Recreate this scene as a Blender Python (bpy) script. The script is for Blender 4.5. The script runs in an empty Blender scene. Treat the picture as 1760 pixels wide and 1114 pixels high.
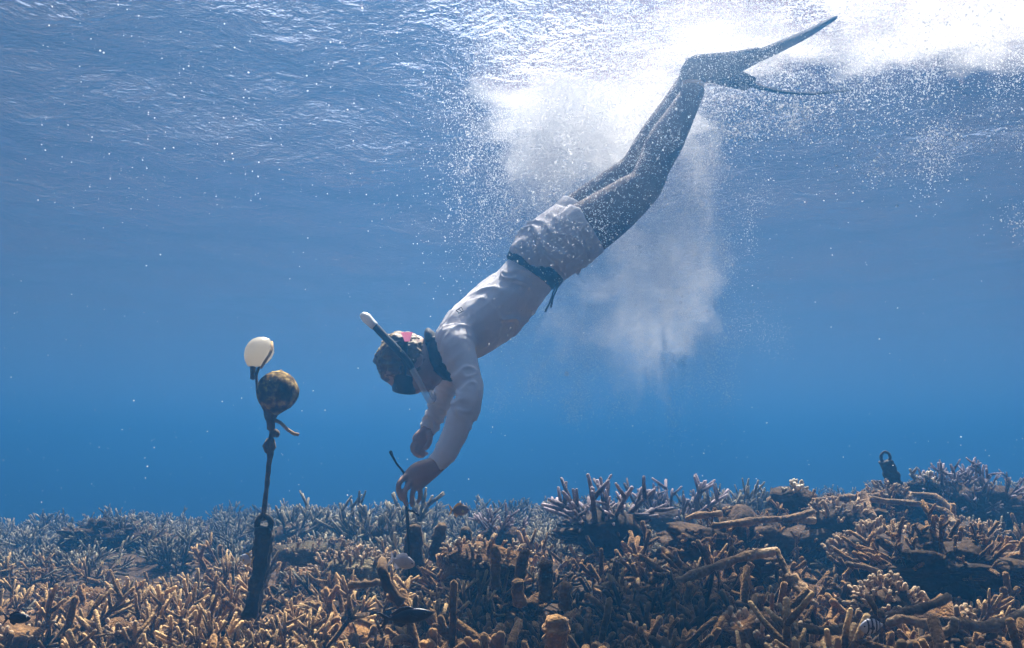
import bpy, bmesh, math, random
import numpy as np
from mathutils import Vector, Matrix, Quaternion, noise as mnoise

R = math.radians
sc = bpy.context.scene
C = sc.collection

# ------------------------------------------------------------------ camera, sky, sun, exposure
CAM_Z, PITCH, FPX = 0.60, R(9.0), 1381.0
cam = bpy.data.cameras.new('camera')
cam.sensor_width = 36.0
cam.lens = 36.0 * FPX / 1760.0
cam.clip_start, cam.clip_end = 0.02, 500.0
camo = bpy.data.objects.new('camera', cam)
camo.location = (0, 0, CAM_Z)
camo.rotation_euler = (R(90) + PITCH, 0, 0)
C.objects.link(camo)
sc.camera = camo

SUN_AZ, SUN_EL = R(8), R(62)
world = bpy.data.worlds.new('World')
sc.world = world
world.use_nodes = True
wn = world.node_tree
sky = wn.nodes.new('ShaderNodeTexSky')
sky.sky_type = 'NISHITA'
sky.sun_disc = False
sky.sun_elevation = SUN_EL
sky.sun_rotation = SUN_AZ
sky.dust_density = 5.0
wn.nodes['Background'].inputs[1].default_value = 0.05
wn.links.new(sky.outputs[0], wn.nodes['Background'].inputs[0])

SUN_DIR = Vector((math.sin(SUN_AZ) * math.cos(SUN_EL), math.cos(SUN_AZ) * math.cos(SUN_EL), math.sin(SUN_EL)))
sun = bpy.data.lights.new('sun', 'SUN')
sun.energy = 5.0
sun.angle = R(0.6)
sun.color = (1.0, 0.93, 0.82)
suno = bpy.data.objects.new('sun', sun)
suno.rotation_euler = SUN_DIR.to_track_quat('Z', 'Y').to_euler()
suno.location = (3, 6, 12)
C.objects.link(suno)

sc.view_settings.view_transform = 'Standard'
sc.view_settings.look = 'None'
sc.view_settings.gamma = 1.0
sc.view_settings.exposure = 2.35
sc.render.engine = 'CYCLES'
cy = sc.cycles
cy.use_denoising = True
cy.denoising_input_passes = 'RGB_ALBEDO_NORMAL'
cy.max_bounces = 8
cy.diffuse_bounces = 2
cy.glossy_bounces = 3
cy.transmission_bounces = 4
cy.transparent_max_bounces = 12
cy.volume_bounces = 2
cy.caustics_reflective = False
cy.caustics_refractive = False
cy.sample_clamp_indirect = 6.0
cy.adaptive_threshold = 0.03
cy.sample_clamp_direct = 12.0

# ------------------------------------------------------------------ frame helpers
FWD = Vector((0, math.cos(PITCH), math.sin(PITCH)))
UPV = Vector((0, -math.sin(PITCH), math.cos(PITCH)))
RGT = Vector((1, 0, 0))

def at(px, py, d):
    """a point of the place: seen at that spot of the photograph, d metres ahead"""
    return Vector((0, 0, CAM_Z)) + FWD * d + RGT * ((px - 880) / FPX * d) + UPV * ((557 - py) / FPX * d)

def proj(p):
    v = Vector(p) - Vector((0, 0, CAM_Z))
    d = v.dot(FWD)
    return (880 + FPX * v.dot(RGT) / d, 557 - FPX * v.dot(UPV) / d, d)

# ------------------------------------------------------------------ mesh helpers
class MB:
    def __init__(self):
        self.v, self.f, self.t = [], [], []

    def tube(self, pts, radii, sides=8, ref=None, rb=None, tips=None, lump=0.0, seed=0.0, flat_end=False):
        """swept tube; radii in the bend plane, rb across it (along ref)"""
        pts = [Vector(p) for p in pts]
        n = len(pts)
        rb = rb or radii
        tips = tips or [0.0] * n
        tang = []
        for i in range(n):
            a = pts[max(i - 1, 0)]
            b = pts[min(i + 1, n - 1)]
            tang.append((b - a).normalized())
        if ref is None:
            r0 = Vector((0, 0, 1)) if abs(tang[0].z) < 0.9 else Vector((1, 0, 0))
        else:
            r0 = Vector(ref)
        base = len(self.v)
        nrm = r0
        for i in range(n):
            if ref is not None:
                nrm = Vector(ref)
            nrm = (nrm - tang[i] * nrm.dot(tang[i])).normalized()
            bn = tang[i].cross(nrm)
            for k in range(sides):
                a = 2 * math.pi * k / sides
                p = pts[i] + nrm * (math.cos(a) * rb[i]) + bn * (math.sin(a) * radii[i])
                if lump:
                    q = mnoise.noise(p * (0.35 / max(radii[i], 0.004)) + Vector((seed, seed * 2, 0)))
                    p = pts[i] + (p - pts[i]) * (1 + lump * q)
                self.v.append(p)
                self.t.append(tips[i])
        for i in range(n - 1):
            for k in range(sides):
                k2 = (k + 1) % sides
                self.f.append((base + i * sides + k, base + i * sides + k2, base + (i + 1) * sides + k2, base + (i + 1) * sides + k))
        for end in (0, n - 1):
            s = -1 if end == 0 else 1
            ext = 0.0 if flat_end else 0.55 * min(radii[end], rb[end])
            c = len(self.v)
            self.v.append(pts[end] + tang[end] * (s * ext))
            self.t.append(tips[end])
            o = base + end * sides
            for k in range(sides):
                k2 = (k + 1) % sides
                self.f.append((c, o + k2, o + k) if end == 0 else (c, o + k, o + k2))

    def blob(self, c, rx, ry, rz, seg=16, rings=10, rot=None, lump=0.0, seed=0.0, freq=2.0):
        c = Vector(c)
        base = len(self.v)
        rot = rot or Matrix.Identity(3)
        for i in range(rings + 1):
            th = math.pi * i / rings
            for k in range(seg):
                ph = 2 * math.pi * k / seg
                u = Vector((math.sin(th) * math.cos(ph), math.sin(th) * math.sin(ph), math.cos(th)))
                m = 1.0
                if lump:
                    m += lump * mnoise.fractal(u * freq + Vector((seed, seed, seed)), 1.0, 2.0, 3)
                self.v.append(c + rot @ Vector((u.x * rx * m, u.y * ry * m, u.z * rz * m)))
                self.t.append(0.0)
        for i in range(rings):
            for k in range(seg):
                k2 = (k + 1) % seg
                self.f.append((base + i * seg + k, base + (i + 1) * seg + k, base + (i + 1) * seg + k2, base + i * seg + k2))

    def quad(self, *p):
        b = len(self.v)
        self.v += [Vector(q) for q in p]
        self.t += [0.0] * len(p)
        self.f.append(tuple(range(b, b + len(p))))

    def prism(self, outline, off):
        """closed outline extruded by the vector off (both ways by half)"""
        n = len(outline)
        b = len(self.v)
        off = Vector(off)
        for s in (-0.5, 0.5):
            for p in outline:
                self.v.append(Vector(p) + off * s)
                self.t.append(0.0)
        self.f.append(tuple(range(b + n - 1, b - 1, -1)))
        self.f.append(tuple(range(b + n, b + 2 * n)))
        for k in range(n):
            k2 = (k + 1) % n
            self.f.append((b + k, b + k2, b + n + k2, b + n + k))

    def mesh(self, name, smooth=True):
        me = bpy.data.meshes.new(name)
        me.from_pydata([tuple(p) for p in self.v], [], self.f)
        if smooth:
            me.polygons.foreach_set('use_smooth', [True] * len(me.polygons))
        if any(self.t):
            a = me.attributes.new('tip', 'FLOAT', 'POINT')
            a.data.foreach_set('value', self.t)
        me.update()
        return me

    def build(self, name, mat, parent=None, smooth=True, loc=None):
        me = self.mesh(name, smooth)
        if mat:
            me.materials.append(mat)
        return link(name, me, parent, loc)

def link(name, me, parent=None, loc=None):
    o = bpy.data.objects.new(name, me)
    C.objects.link(o)
    if loc is not None:
        o.location = loc
    if parent is not None:
        o.parent = parent
        o.matrix_parent_inverse = parent_inv(parent)
    return o

def world_of(o):
    if o.parent is None:
        return o.matrix_basis.copy()
    return world_of(o.parent) @ o.matrix_parent_inverse @ o.matrix_basis

def parent_inv(p):
    return world_of(p).inverted()

def empty(name, loc):
    o = bpy.data.objects.new(name, None)
    o.empty_display_size = 0.05
    o.location = loc
    C.objects.link(o)
    return o

def tag(o, label=None, cat=None, group=None, kind=None):
    if label: o['label'] = label
    if cat: o['category'] = cat
    if group: o['group'] = group
    if kind: o['kind'] = kind
    return o

def remesh(me, voxel, smooth=3, factor=0.5):
    t = bpy.data.objects.new('temporary', me)
    C.objects.link(t)
    m = t.modifiers.new('r', 'REMESH')
    m.mode = 'VOXEL'
    m.voxel_size = voxel
    s = t.modifiers.new('s', 'SMOOTH')
    s.iterations = smooth
    s.factor = factor
    dg = bpy.context.evaluated_depsgraph_get()
    dg.update()
    out = bpy.data.meshes.new_from_object(t.evaluated_get(dg))
    bpy.data.objects.remove(t)
    out.polygons.foreach_set('use_smooth', [True] * len(out.polygons))
    return out

# ------------------------------------------------------------------ materials
def mat(name):
    m = bpy.data.materials.new(name)
    m.use_nodes = True
    nt = m.node_tree
    nt.nodes.clear()
    out = nt.nodes.new('ShaderNodeOutputMaterial')
    return m, nt, out

def N(nt, t, **kw):
    n = nt.nodes.new(t)
    for k, v in kw.items():
        if k.startswith('i_'):
            n.inputs[k[2:].replace('_', ' ')].default_value = v
        else:
            setattr(n, k, v)
    return n

def ramp(nt, fac, stops):
    r = nt.nodes.new('ShaderNodeValToRGB')
    e = r.color_ramp.elements
    while len(e) < len(stops):
        e.new(0.5)
    for x, (p, c) in zip(e, stops):
        x.position = p
        x.color = (*c, 1)
    nt.links.new(fac, r.inputs[0])
    return r.outputs[0]

def simple(name, stops, scale=8.0, rough=0.7, bump=0.3, bscale=60.0, bdist=0.004, sheen=0.0, sheen_tint=(1, 1, 1), trans=0.0, metal=0.0, spec=0.4, detail=5.0, coat=0.0):
    m, nt, out = mat(name)
    tc = N(nt, 'ShaderNodeTexCoord')
    nz = N(nt, 'ShaderNodeTexNoise', i_Scale=scale, i_Detail=detail, i_Roughness=0.6)
    nt.links.new(tc.outputs['Object'], nz.inputs['Vector'])
    col = ramp(nt, nz.outputs['Fac'], stops)
    p = N(nt, 'ShaderNodeBsdfPrincipled', i_Roughness=rough, i_Metallic=metal)
    p.inputs['Specular IOR Level'].default_value = spec
    p.inputs['Coat Weight'].default_value = coat
    nt.links.new(col, p.inputs['Base Color'])
    if sheen:
        p.inputs['Sheen Weight'].default_value = sheen
        p.inputs['Sheen Roughness'].default_value = 0.4
        p.inputs['Sheen Tint'].default_value = (*sheen_tint, 1)
    if bump:
        n2 = N(nt, 'ShaderNodeTexNoise', i_Scale=bscale, i_Detail=4.0, i_Roughness=0.65)
        nt.links.new(tc.outputs['Object'], n2.inputs['Vector'])
        b = N(nt, 'ShaderNodeBump', i_Strength=bump, i_Distance=bdist)
        nt.links.new(n2.outputs['Fac'], b.inputs['Height'])
        nt.links.new(b.outputs[0], p.inputs['Normal'])
    last = p.outputs[0]
    if trans:
        t = N(nt, 'ShaderNodeBsdfTranslucent')
        nt.links.new(col, t.inputs['Color'])
        mx = N(nt, 'ShaderNodeMixShader', i_Fac=trans)
        nt.links.new(last, mx.inputs[1])
        nt.links.new(t.outputs[0], mx.inputs[2])
        last = mx.outputs[0]
    nt.links.new(last, out.inputs['Surface'])
    return m

def coral_material(name, dark, mid, light, tipcol, bscale=180.0, sheen=0.35, tipamt=0.8, fuzz=(0.75, 0.5, 0.3)):
    m, nt, out = mat(name)
    tc = N(nt, 'ShaderNodeTexCoord')
    oi = N(nt, 'ShaderNodeObjectInfo')
    add = N(nt, 'ShaderNodeVectorMath', operation='ADD')
    nt.links.new(tc.outputs['Object'], add.inputs[0])
    nt.links.new(oi.outputs['Location'], add.inputs[1])
    nz = N(nt, 'ShaderNodeTexNoise', i_Scale=14.0, i_Detail=5.0, i_Roughness=0.65)
    nt.links.new(add.outputs[0], nz.inputs['Vector'])
    col = ramp(nt, nz.outputs['Fac'], [(0.3, dark), (0.5, mid), (0.72, light)])
    at_ = N(nt, 'ShaderNodeAttribute', attribute_name='tip')
    mr = N(nt, 'ShaderNodeMapRange', i_From_Min=0.7, i_From_Max=1.05, i_To_Min=0.0, i_To_Max=tipamt)
    nt.links.new(at_.outputs['Fac'], mr.inputs['Value'])
    mix = N(nt, 'ShaderNodeMix', data_type='RGBA')
    nt.links.new(mr.outputs[0], mix.inputs['Factor'])
    nt.links.new(col, mix.inputs[6])
    mix.inputs[7].default_value = (*tipcol, 1)
    hs = N(nt, 'ShaderNodeHueSaturation')
    mv = N(nt, 'ShaderNodeMapRange', i_To_Min=0.5, i_To_Max=1.4)
    nt.links.new(oi.outputs['Random'], mv.inputs['Value'])
    nt.links.new(mv.outputs[0], hs.inputs['Value'])
    nt.links.new(mix.outputs[2], hs.inputs['Color'])
    p = N(nt, 'ShaderNodeBsdfPrincipled', i_Roughness=0.85)
    p.inputs['Specular IOR Level'].default_value = 0.15
    nt.links.new(hs.outputs[0], p.inputs['Base Color'])
    p.inputs['Sheen Weight'].default_value = sheen
    p.inputs['Sheen Roughness'].default_value = 0.35
    p.inputs['Sheen Tint'].default_value = (*fuzz, 1)
    v = N(nt, 'ShaderNodeTexVoronoi', i_Scale=bscale)
    n2 = N(nt, 'ShaderNodeTexNoise', i_Scale=bscale * 0.5, i_Detail=4.0, i_Roughness=0.7)
    nt.links.new(add.outputs[0], v.inputs['Vector'])
    nt.links.new(add.outputs[0], n2.inputs['Vector'])
    sm = N(nt, 'ShaderNodeMath', operation='SUBTRACT')
    nt.links.new(n2.outputs['Fac'], sm.inputs[0])
    nt.links.new(v.outputs['Distance'], sm.inputs[1])
    b = N(nt, 'ShaderNodeBump', i_Strength=0.7, i_Distance=0.006)
    nt.links.new(sm.outputs[0], b.inputs['Height'])
    nt.links.new(b.outputs[0], p.inputs['Normal'])
    nt.links.new(p.outputs[0], out.inputs['Surface'])
    return m

M = {}
M['thin_coral'] = coral_material('thin_coral', (0.016, 0.009, 0.004), (0.11, 0.058, 0.018), (0.38, 0.215, 0.075), (0.80, 0.54, 0.25), sheen=0.5, fuzz=(0.9, 0.6, 0.35))
M['thick_coral'] = coral_material('thick_coral', (0.020, 0.011, 0.005), (0.11, 0.055, 0.018), (0.32, 0.17, 0.06), (0.44, 0.26, 0.10), bscale=120, sheen=0.9, tipamt=0.4, fuzz=(0.95, 0.58, 0.3))
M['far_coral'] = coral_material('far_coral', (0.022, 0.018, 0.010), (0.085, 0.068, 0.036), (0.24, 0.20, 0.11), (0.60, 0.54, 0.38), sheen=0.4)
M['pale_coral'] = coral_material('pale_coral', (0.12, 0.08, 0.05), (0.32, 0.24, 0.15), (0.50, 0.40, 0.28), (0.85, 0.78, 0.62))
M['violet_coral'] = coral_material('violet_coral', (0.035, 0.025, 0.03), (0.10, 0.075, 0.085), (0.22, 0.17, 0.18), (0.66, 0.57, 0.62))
M['rock'] = coral_material('rock', (0.012, 0.007, 0.004), (0.04, 0.022, 0.010), (0.10, 0.058, 0.026), (0.2, 0.13, 0.06), bscale=60, sheen=0.25)  # dark tone also stands in for shade in the reef gaps
M['encrusted'] = coral_material('encrusted', (0.05, 0.03, 0.016), (0.20, 0.125, 0.065), (0.42, 0.29, 0.17), (0.55, 0.42, 0.27), bscale=90, sheen=0.8)
M['rash'] = simple('rash_guard_fabric', [(0.3, (0.84, 0.83, 0.88)), (0.7, (0.88, 0.87, 0.91))], scale=6, rough=0.75, bump=0.12, bscale=140, bdist=0.002, trans=0.25, spec=0.2)
M['shorts'] = simple('shorts_fabric', [(0.3, (0.62, 0.60, 0.66)), (0.7, (0.72, 0.70, 0.75))], scale=7, rough=0.8, bump=0.15, bscale=120, bdist=0.002, trans=0.3, spec=0.2)
M['band'] = simple('waistband_fabric', [(0.3, (0.012, 0.016, 0.03)), (0.7, (0.03, 0.035, 0.05))], scale=40, rough=0.8)
M['leggings'] = simple('leggings_fabric', [(0.3, (0.075, 0.045, 0.042)), (0.7, (0.11, 0.07, 0.062))], scale=9, rough=0.85, bump=0.1)
M['skin'] = simple('skin', [(0.35, (0.32, 0.19, 0.135)), (0.65, (0.41, 0.26, 0.19))], scale=12, rough=0.5, bump=0.15, bscale=120, bdist=0.0015)
M['hair'] = simple('hair', [(0.3, (0.06, 0.036, 0.015)), (0.7, (0.20, 0.125, 0.045))], scale=24, rough=0.55, bump=0.9, bscale=90, bdist=0.006, sheen=0.5, sheen_tint=(0.8, 0.6, 0.25))
M['rubber'] = simple('black_rubber', [(0.3, (0.010, 0.011, 0.014)), (0.7, (0.022, 0.023, 0.028))], scale=20, rough=0.4, bump=0.05)
M['fin'] = simple('fin_rubber', [(0.3, (0.022, 0.018, 0.022)), (0.7, (0.04, 0.034, 0.04))], scale=10, rough=0.9, bump=0.05, spec=0.08)
M['white_plastic'] = simple('white_plastic', [(0.3, (0.74, 0.74, 0.72)), (0.7, (0.82, 0.82, 0.8))], scale=15, rough=0.35, bump=0.05, trans=0.2)
M['pink'] = simple('pink_plastic', [(0.3, (0.78, 0.12, 0.28)), (0.7, (0.84, 0.16, 0.34))], scale=15, rough=0.45, bump=0.0, trans=0.3)
M['gaiter'] = simple('dark_gaiter_fabric', [(0.3, (0.016, 0.018, 0.024)), (0.7, (0.04, 0.042, 0.05))], scale=25, rough=0.8, bump=0.4, bscale=70)
M['buoy'] = simple('algae_covered_float', [(0.34, (0.020, 0.013, 0.006)), (0.48, (0.07, 0.045, 0.016)), (0.56, (0.22, 0.145, 0.045)), (0.68, (0.55, 0.40, 0.13))], scale=34, rough=0.9, bump=0.7, bscale=80, bdist=0.006, spec=0.1)
M['white_float'] = simple('weathered_white_float', [(0.3, (0.66, 0.62, 0.52)), (0.62, (0.76, 0.73, 0.66)), (0.75, (0.6, 0.45, 0.2))], scale=5, rough=0.25, bump=0.08, bscale=40, trans=0.6, coat=0.8)
M['rope'] = simple('fouled_rope', [(0.3, (0.03, 0.022, 0.014)), (0.7, (0.12, 0.085, 0.05))], scale=40, rough=0.9, bump=0.8, bscale=130, bdist=0.005, sheen=0.4, sheen_tint=(0.7, 0.5, 0.3))
M['tan_rope'] = simple('tan_rope', [(0.3, (0.22, 0.14, 0.06)), (0.7, (0.42, 0.28, 0.12))], scale=40, rough=0.9, bump=0.8, bscale=130, bdist=0.003)
M['iron'] = simple('fouled_iron', [(0.3, (0.012, 0.012, 0.014)), (0.6, (0.035, 0.03, 0.026)), (0.75, (0.12, 0.08, 0.04))], scale=14, rough=0.9, bump=0.8, bscale=70, bdist=0.006, sheen=0.3, sheen_tint=(0.6, 0.5, 0.4))
M['fish_dark'] = simple('dark_fish_scales', [(0.3, (0.008, 0.012, 0.03)), (0.7, (0.03, 0.035, 0.06))], scale=30, rough=0.35, bump=0.2, bscale=300, bdist=0.001)
M['fish_pale'] = simple('pale_fish_scales', [(0.3, (0.36, 0.36, 0.42)), (0.7, (0.52, 0.52, 0.55))], scale=20, rough=0.35, bump=0.2, bscale=300, bdist=0.001)
M['fish_fin_pale'] = simple('pale_fish_fin', [(0.3, (0.34, 0.36, 0.44)), (0.7, (0.5, 0.5, 0.56))], scale=30, rough=0.4, bump=0.1, trans=0.5)
M['fish_brown'] = simple('brown_fish_scales', [(0.3, (0.14, 0.09, 0.05)), (0.7, (0.30, 0.20, 0.10))], scale=30, rough=0.4, bump=0.2, bscale=300, bdist=0.001)
M['fish_yellow'] = simple('yellow_fish_fin', [(0.3, (0.42, 0.26, 0.05)), (0.7, (0.60, 0.42, 0.10))], scale=30, rough=0.4, bump=0.1, trans=0.4)
M['eye'] = simple('eye', [(0.3, (0.01, 0.01, 0.012)), (0.7, (0.015, 0.015, 0.018))], scale=30, rough=0.1, bump=0.0)

m, nt, out = mat('clear_plastic')
g = N(nt, 'ShaderNodeBsdfPrincipled', i_Roughness=0.15)
g.inputs['Base Color'].default_value = (0.7, 0.75, 0.8, 1)
g.inputs['Alpha'].default_value = 0.35
nt.links.new(g.outputs[0], out.inputs['Surface'])
M['clear'] = m
m, nt, out = mat('mask_glass')
g = N(nt, 'ShaderNodeBsdfPrincipled', i_Roughness=0.05)
g.inputs['Base Color'].default_value = (0.25, 0.24, 0.2, 1)
g.inputs['Alpha'].default_value = 0.6
nt.links.new(g.outputs[0], out.inputs['Surface'])
M['lens'] = m
m, nt, out = mat('air_bubble')
d = N(nt, 'ShaderNodeBsdfDiffuse'); d.inputs['Color'].default_value = (0.9, 0.9, 0.92, 1)
t = N(nt, 'ShaderNodeBsdfTranslucent'); t.inputs['Color'].default_value = (0.9, 0.9, 0.92, 1)
g = N(nt, 'ShaderNodeBsdfGlossy', i_Roughness=0.15)
tr = N(nt, 'ShaderNodeBsdfTransparent')
m1 = N(nt, 'ShaderNodeMixShader', i_Fac=0.7)
nt.links.new(d.outputs[0], m1.inputs[1]); nt.links.new(t.outputs[0], m1.inputs[2])
m2 = N(nt, 'ShaderNodeMixShader', i_Fac=0.15)
nt.links.new(m1.outputs[0], m2.inputs[1]); nt.links.new(g.outputs[0], m2.inputs[2])
m3 = N(nt, 'ShaderNodeMixShader', i_Fac=0.25)
nt.links.new(m2.outputs[0], m3.inputs[1]); nt.links.new(tr.outputs[0], m3.inputs[2])
nt.links.new(m3.outputs[0], out.inputs['Surface'])
M['bubble'] = m

# ------------------------------------------------------------------ the setting: water surface, water body, seabed
SURF_Z = 2.38

def wave(x, y):
    z = 0.0
    for a, l, th, ph in ((0.028, 2.3, 0.5, 0.3), (0.018, 1.45, -0.35, 1.9), (0.011, 0.95, 1.0, 4.1), (0.007, 0.62, -0.9, 0.7), (0.004, 0.43, 0.15, 2.2)):
        s = x * math.sin(th) + y * math.cos(th)
        s += 0.25 * l * mnoise.noise(Vector((x / l * 0.6, y / l * 0.6, ph)))
        z += a * math.sin(2 * math.pi * s / l + ph)
    fade = 1.0 / (1.0 + max(0.0, math.hypot(x, y) - 12.0) / 10.0)
    return SURF_Z + z * fade

def spaced(lo, hi, n0, growth, mid):
    """coordinates dense round mid, growing outwards to lo and hi"""
    out = [mid]
    s = n0
    p = mid
    while p < hi:
        p += s; s *= growth; out.append(min(p, hi))
    s = n0; p = mid
    low = []
    while p > lo:
        p -= s; s *= growth; low.append(max(p, lo))
    return low[::-1] + out

def sheet(name, xs, ys, zf, material):
    vs, fs = [], []
    for y in ys:
        for x in xs:
            vs.append((x, y, zf(x, y)))
    w = len(xs)
    for j in range(len(ys) - 1):
        for i in range(w - 1):
            fs.append((j * w + i, j * w + i + 1, (j + 1) * w + i + 1, (j + 1) * w + i))
    me = bpy.data.meshes.new(name)
    me.from_pydata(vs, [], fs)
    me.polygons.foreach_set('use_smooth', [True] * len(fs))
    me.materials.append(material)
    me.update()
    return link(name, me)

m, nt, out = mat('water_surface')
tc = N(nt, 'ShaderNodeTexCoord')
n1 = N(nt, 'ShaderNodeTexNoise', i_Scale=5.5, i_Detail=3.0, i_Roughness=0.6, i_Distortion=0.6)
n2 = N(nt, 'ShaderNodeTexNoise', i_Scale=28.0, i_Detail=3.0, i_Roughness=0.65)
for q in (n1, n2):
    nt.links.new(tc.outputs['Object'], q.inputs['Vector'])
b1 = N(nt, 'ShaderNodeBump', i_Strength=1.0, i_Distance=0.030)
b2 = N(nt, 'ShaderNodeBump', i_Strength=1.0, i_Distance=0.011)
nt.links.new(n1.outputs['Fac'], b1.inputs['Height'])
nt.links.new(n2.outputs['Fac'], b2.inputs['Height'])
nt.links.new(b1.outputs[0], b2.inputs['Normal'])
fr = N(nt, 'ShaderNodeFresnel', i_IOR=1.33)
tr = N(nt, 'ShaderNodeBsdfTransparent')
rf = N(nt, 'ShaderNodeBsdfRefraction', i_Roughness=0.12, i_IOR=1.33)
gl = N(nt, 'ShaderNodeBsdfGlossy', i_Roughness=0.13)
gl.inputs['Color'].default_value = (0.60, 0.46, 0.46, 1)
for q in (fr, rf, gl):
    nt.links.new(b2.outputs[0], q.inputs['Normal'])
mt = N(nt, 'ShaderNodeMixShader', i_Fac=0.12)
nt.links.new(tr.outputs[0], mt.inputs[1]); nt.links.new(rf.outputs[0], mt.inputs[2])
mf = N(nt, 'ShaderNodeMixShader')
nt.links.new(fr.outputs[0], mf.inputs[0])
nt.links.new(mt.outputs[0], mf.inputs[1]); nt.links.new(gl.outputs[0], mf.inputs[2])
nt.links.new(mf.outputs[0], out.inputs['Surface'])
water = sheet('water_surface', spaced(-48, 48, 0.06, 1.028, 0.5), spaced(-12, 78, 0.06, 1.028, 4.0), wave, m)
tag(water, kind='structure')

def ground(x, y):
    z = 0.036 * x + 0.01 * (y - 2.0)
    z += 0.10 * mnoise.noise(Vector((x * 0.7, y * 0.7, 3.3))) + 0.10 * mnoise.noise(Vector((x * 2.1, y * 2.1, 8.1))) + 0.03 * mnoise.noise(Vector((x * 4.5, y * 4.5, 2.1)))
    z += 0.02 * mnoise.noise(Vector((x * 6, y * 6, 1.1)))
    z -= 0.05 * max(0.0, y - 6.5) ** 1.3
    return max(z, -3.0)

seabed = sheet('seabed', spaced(-48, 48, 0.05, 1.03, 0.3), spaced(-12, 78, 0.05, 1.03, 2.5), ground, M['rock'])
tag(seabed, kind='structure')

hz = MB()
x0, x1, y0, y1, z0, z1 = -50, 50, -14, 80, -4.0, SURF_Z + 0.35
cor = [(x, y, z) for z in (z0, z1) for y in (y0, y1) for x in (x0, x1)]
hz.v = [Vector(c) for c in cor]; hz.t = [0] * 8
hz.f = [(0, 2, 3, 1), (4, 5, 7, 6), (0, 1, 5, 4), (2, 6, 7, 3), (0, 4, 6, 2), (1, 3, 7, 5)]
m, nt, out = mat('blue_water_volume')
pv = N(nt, 'ShaderNodeVolumePrincipled', i_Density=0.105, i_Anisotropy=0.55)
pv.inputs['Color'].default_value = (0.024, 0.124, 0.295, 1)
pv.inputs['Absorption Color'].default_value = (0, 0, 0, 1)
nt.links.new(pv.outputs[0], out.inputs['Volume'])
tag(hz.build('haze', m, smooth=False), kind='stuff')
# ------------------------------------------------------------------ bubbles and drifting specks
nr = np.random.default_rng(5)

def sphere_template(level):
    bm = bmesh.new()
    if level == 0:
        k = 0.8                                             # too small to show a face: four triangles each
        v = [(k, k, k), (k, -k, -k), (-k, k, -k), (-k, -k, k)]
        f = [(0, 1, 2), (0, 3, 1), (0, 2, 3), (1, 3, 2)]
        bm.free()
        return np.array(v, float), np.array(f)
    bmesh.ops.create_icosphere(bm, subdivisions=level, radius=1.0)
    v = np.array([p.co[:] for p in bm.verts]); f = np.array([[q.index for q in p.verts] for p in bm.faces])
    bm.free()
    return v, f

def spheres(name, centres, radii, level, material):
    v, f = sphere_template(level)
    n = len(centres)
    V = (centres[:, None, :] + v[None] * radii[:, None, None]).reshape(-1, 3)
    F = (f[None] + (np.arange(n) * len(v))[:, None, None]).reshape(-1, 3)
    me = bpy.data.meshes.new(name)
    me.vertices.add(len(V)); me.vertices.foreach_set('co', V.ravel())
    me.loops.add(F.size); me.loops.foreach_set('vertex_index', F.ravel())
    me.polygons.add(len(F))
    me.polygons.foreach_set('loop_start', np.arange(0, F.size, 3))
    me.polygons.foreach_set('loop_total', np.full(len(F), 3))
    me.polygons.foreach_set('use_smooth', np.ones(len(F), bool))
    me.update(calc_edges=True)
    me.materials.append(material)
    return tag(link(name, me), kind='stuff')

FW, UP_, RG = np.array(FWD), np.array(UPV), np.array(RGT)
def at_np(px, py, d):
    return np.array([0, 0, CAM_Z]) + FW * d[:, None] + RG * ((px - 880) / FPX * d)[:, None] + UP_ * ((557 - py) / FPX * d)[:, None]

def cloud(px, py, sx, sy, d, sd, n, rmin, rmax, clump=0.0):
    x = nr.normal(px, sx, n); y = nr.normal(py, sy, n); dd = nr.normal(d, sd, n)
    if clump:
        k = max(3, n // 500)
        cx, cyy = nr.normal(px, sx, k), nr.normal(py, sy, k)
        i = nr.integers(0, k, n)
        m_ = nr.random(n) < clump
        x = np.where(m_, cx[i] + nr.normal(0, sx * .22, n), x)
        y = np.where(m_, cyy[i] + nr.normal(0, sy * .3, n), y)
    p = at_np(x, y, dd)
    r = rmin * (rmax / rmin) ** (nr.random(n) ** 2.2)
    ok = (p[:, 2] < SURF_Z - 0.10) & (dd > 1.8)
    return p[ok], r[ok]

parts = [
    cloud(1010, 150, 110, 90, 3.45, .22, 44000, .0006, .0026, .65),
    cloud(930, 270, 60, 85, 3.4, .2, 30000, .0006, .0028, .5),
    cloud(1060, 60, 150, 45, 3.15, .3, 26000, .0006, .0026, .6),
    cloud(1060, 200, 65, 60, 3.3, .15, 26000, .0006, .0024, .5),
    cloud(1010, 330, 60, 55, 2.70, .07, 2200, .0007, .0024, .3),
    cloud(960, 400, 50, 40, 2.68, .06, 900, .0007, .0022),
    cloud(1060, 270, 50, 45, 2.68, .07, 3000, .0005, .0018, .4),
    cloud(1130, 170, 45, 50, 2.72, .07, 3000, .0005, .0018, .4),
    cloud(1240, 110, 60, 30, 2.75, .07, 3000, .0005, .0018, .4),
    cloud(1190, 310, 36, 95, 3.15, .15, 18000, .0005, .0019, .5),
    cloud(1090, 450, 80, 75, 3.25, .2, 32000, .0005, .0011, .7),
    cloud(970, 580, 60, 60, 3.2, .2, 14000, .0004, .0010, .7),
    cloud(1180, 530, 45, 80, 3.25, .2, 16000, .0005, .0011, .7),
    cloud(1050, 640, 70, 50, 3.25, .2, 9000, .0004, .0010, .7),
    cloud(840, 300, 60, 120, 3.0, .25, 3500, .0007, .0026, .4),
    cloud(1320, 190, 90, 35, 3.1, .25, 4000, .0007, .0036, .6),
    cloud(1600, 220, 110, 60, 3.0, .3, 3000, .0008, .0036, .6),
]
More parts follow.
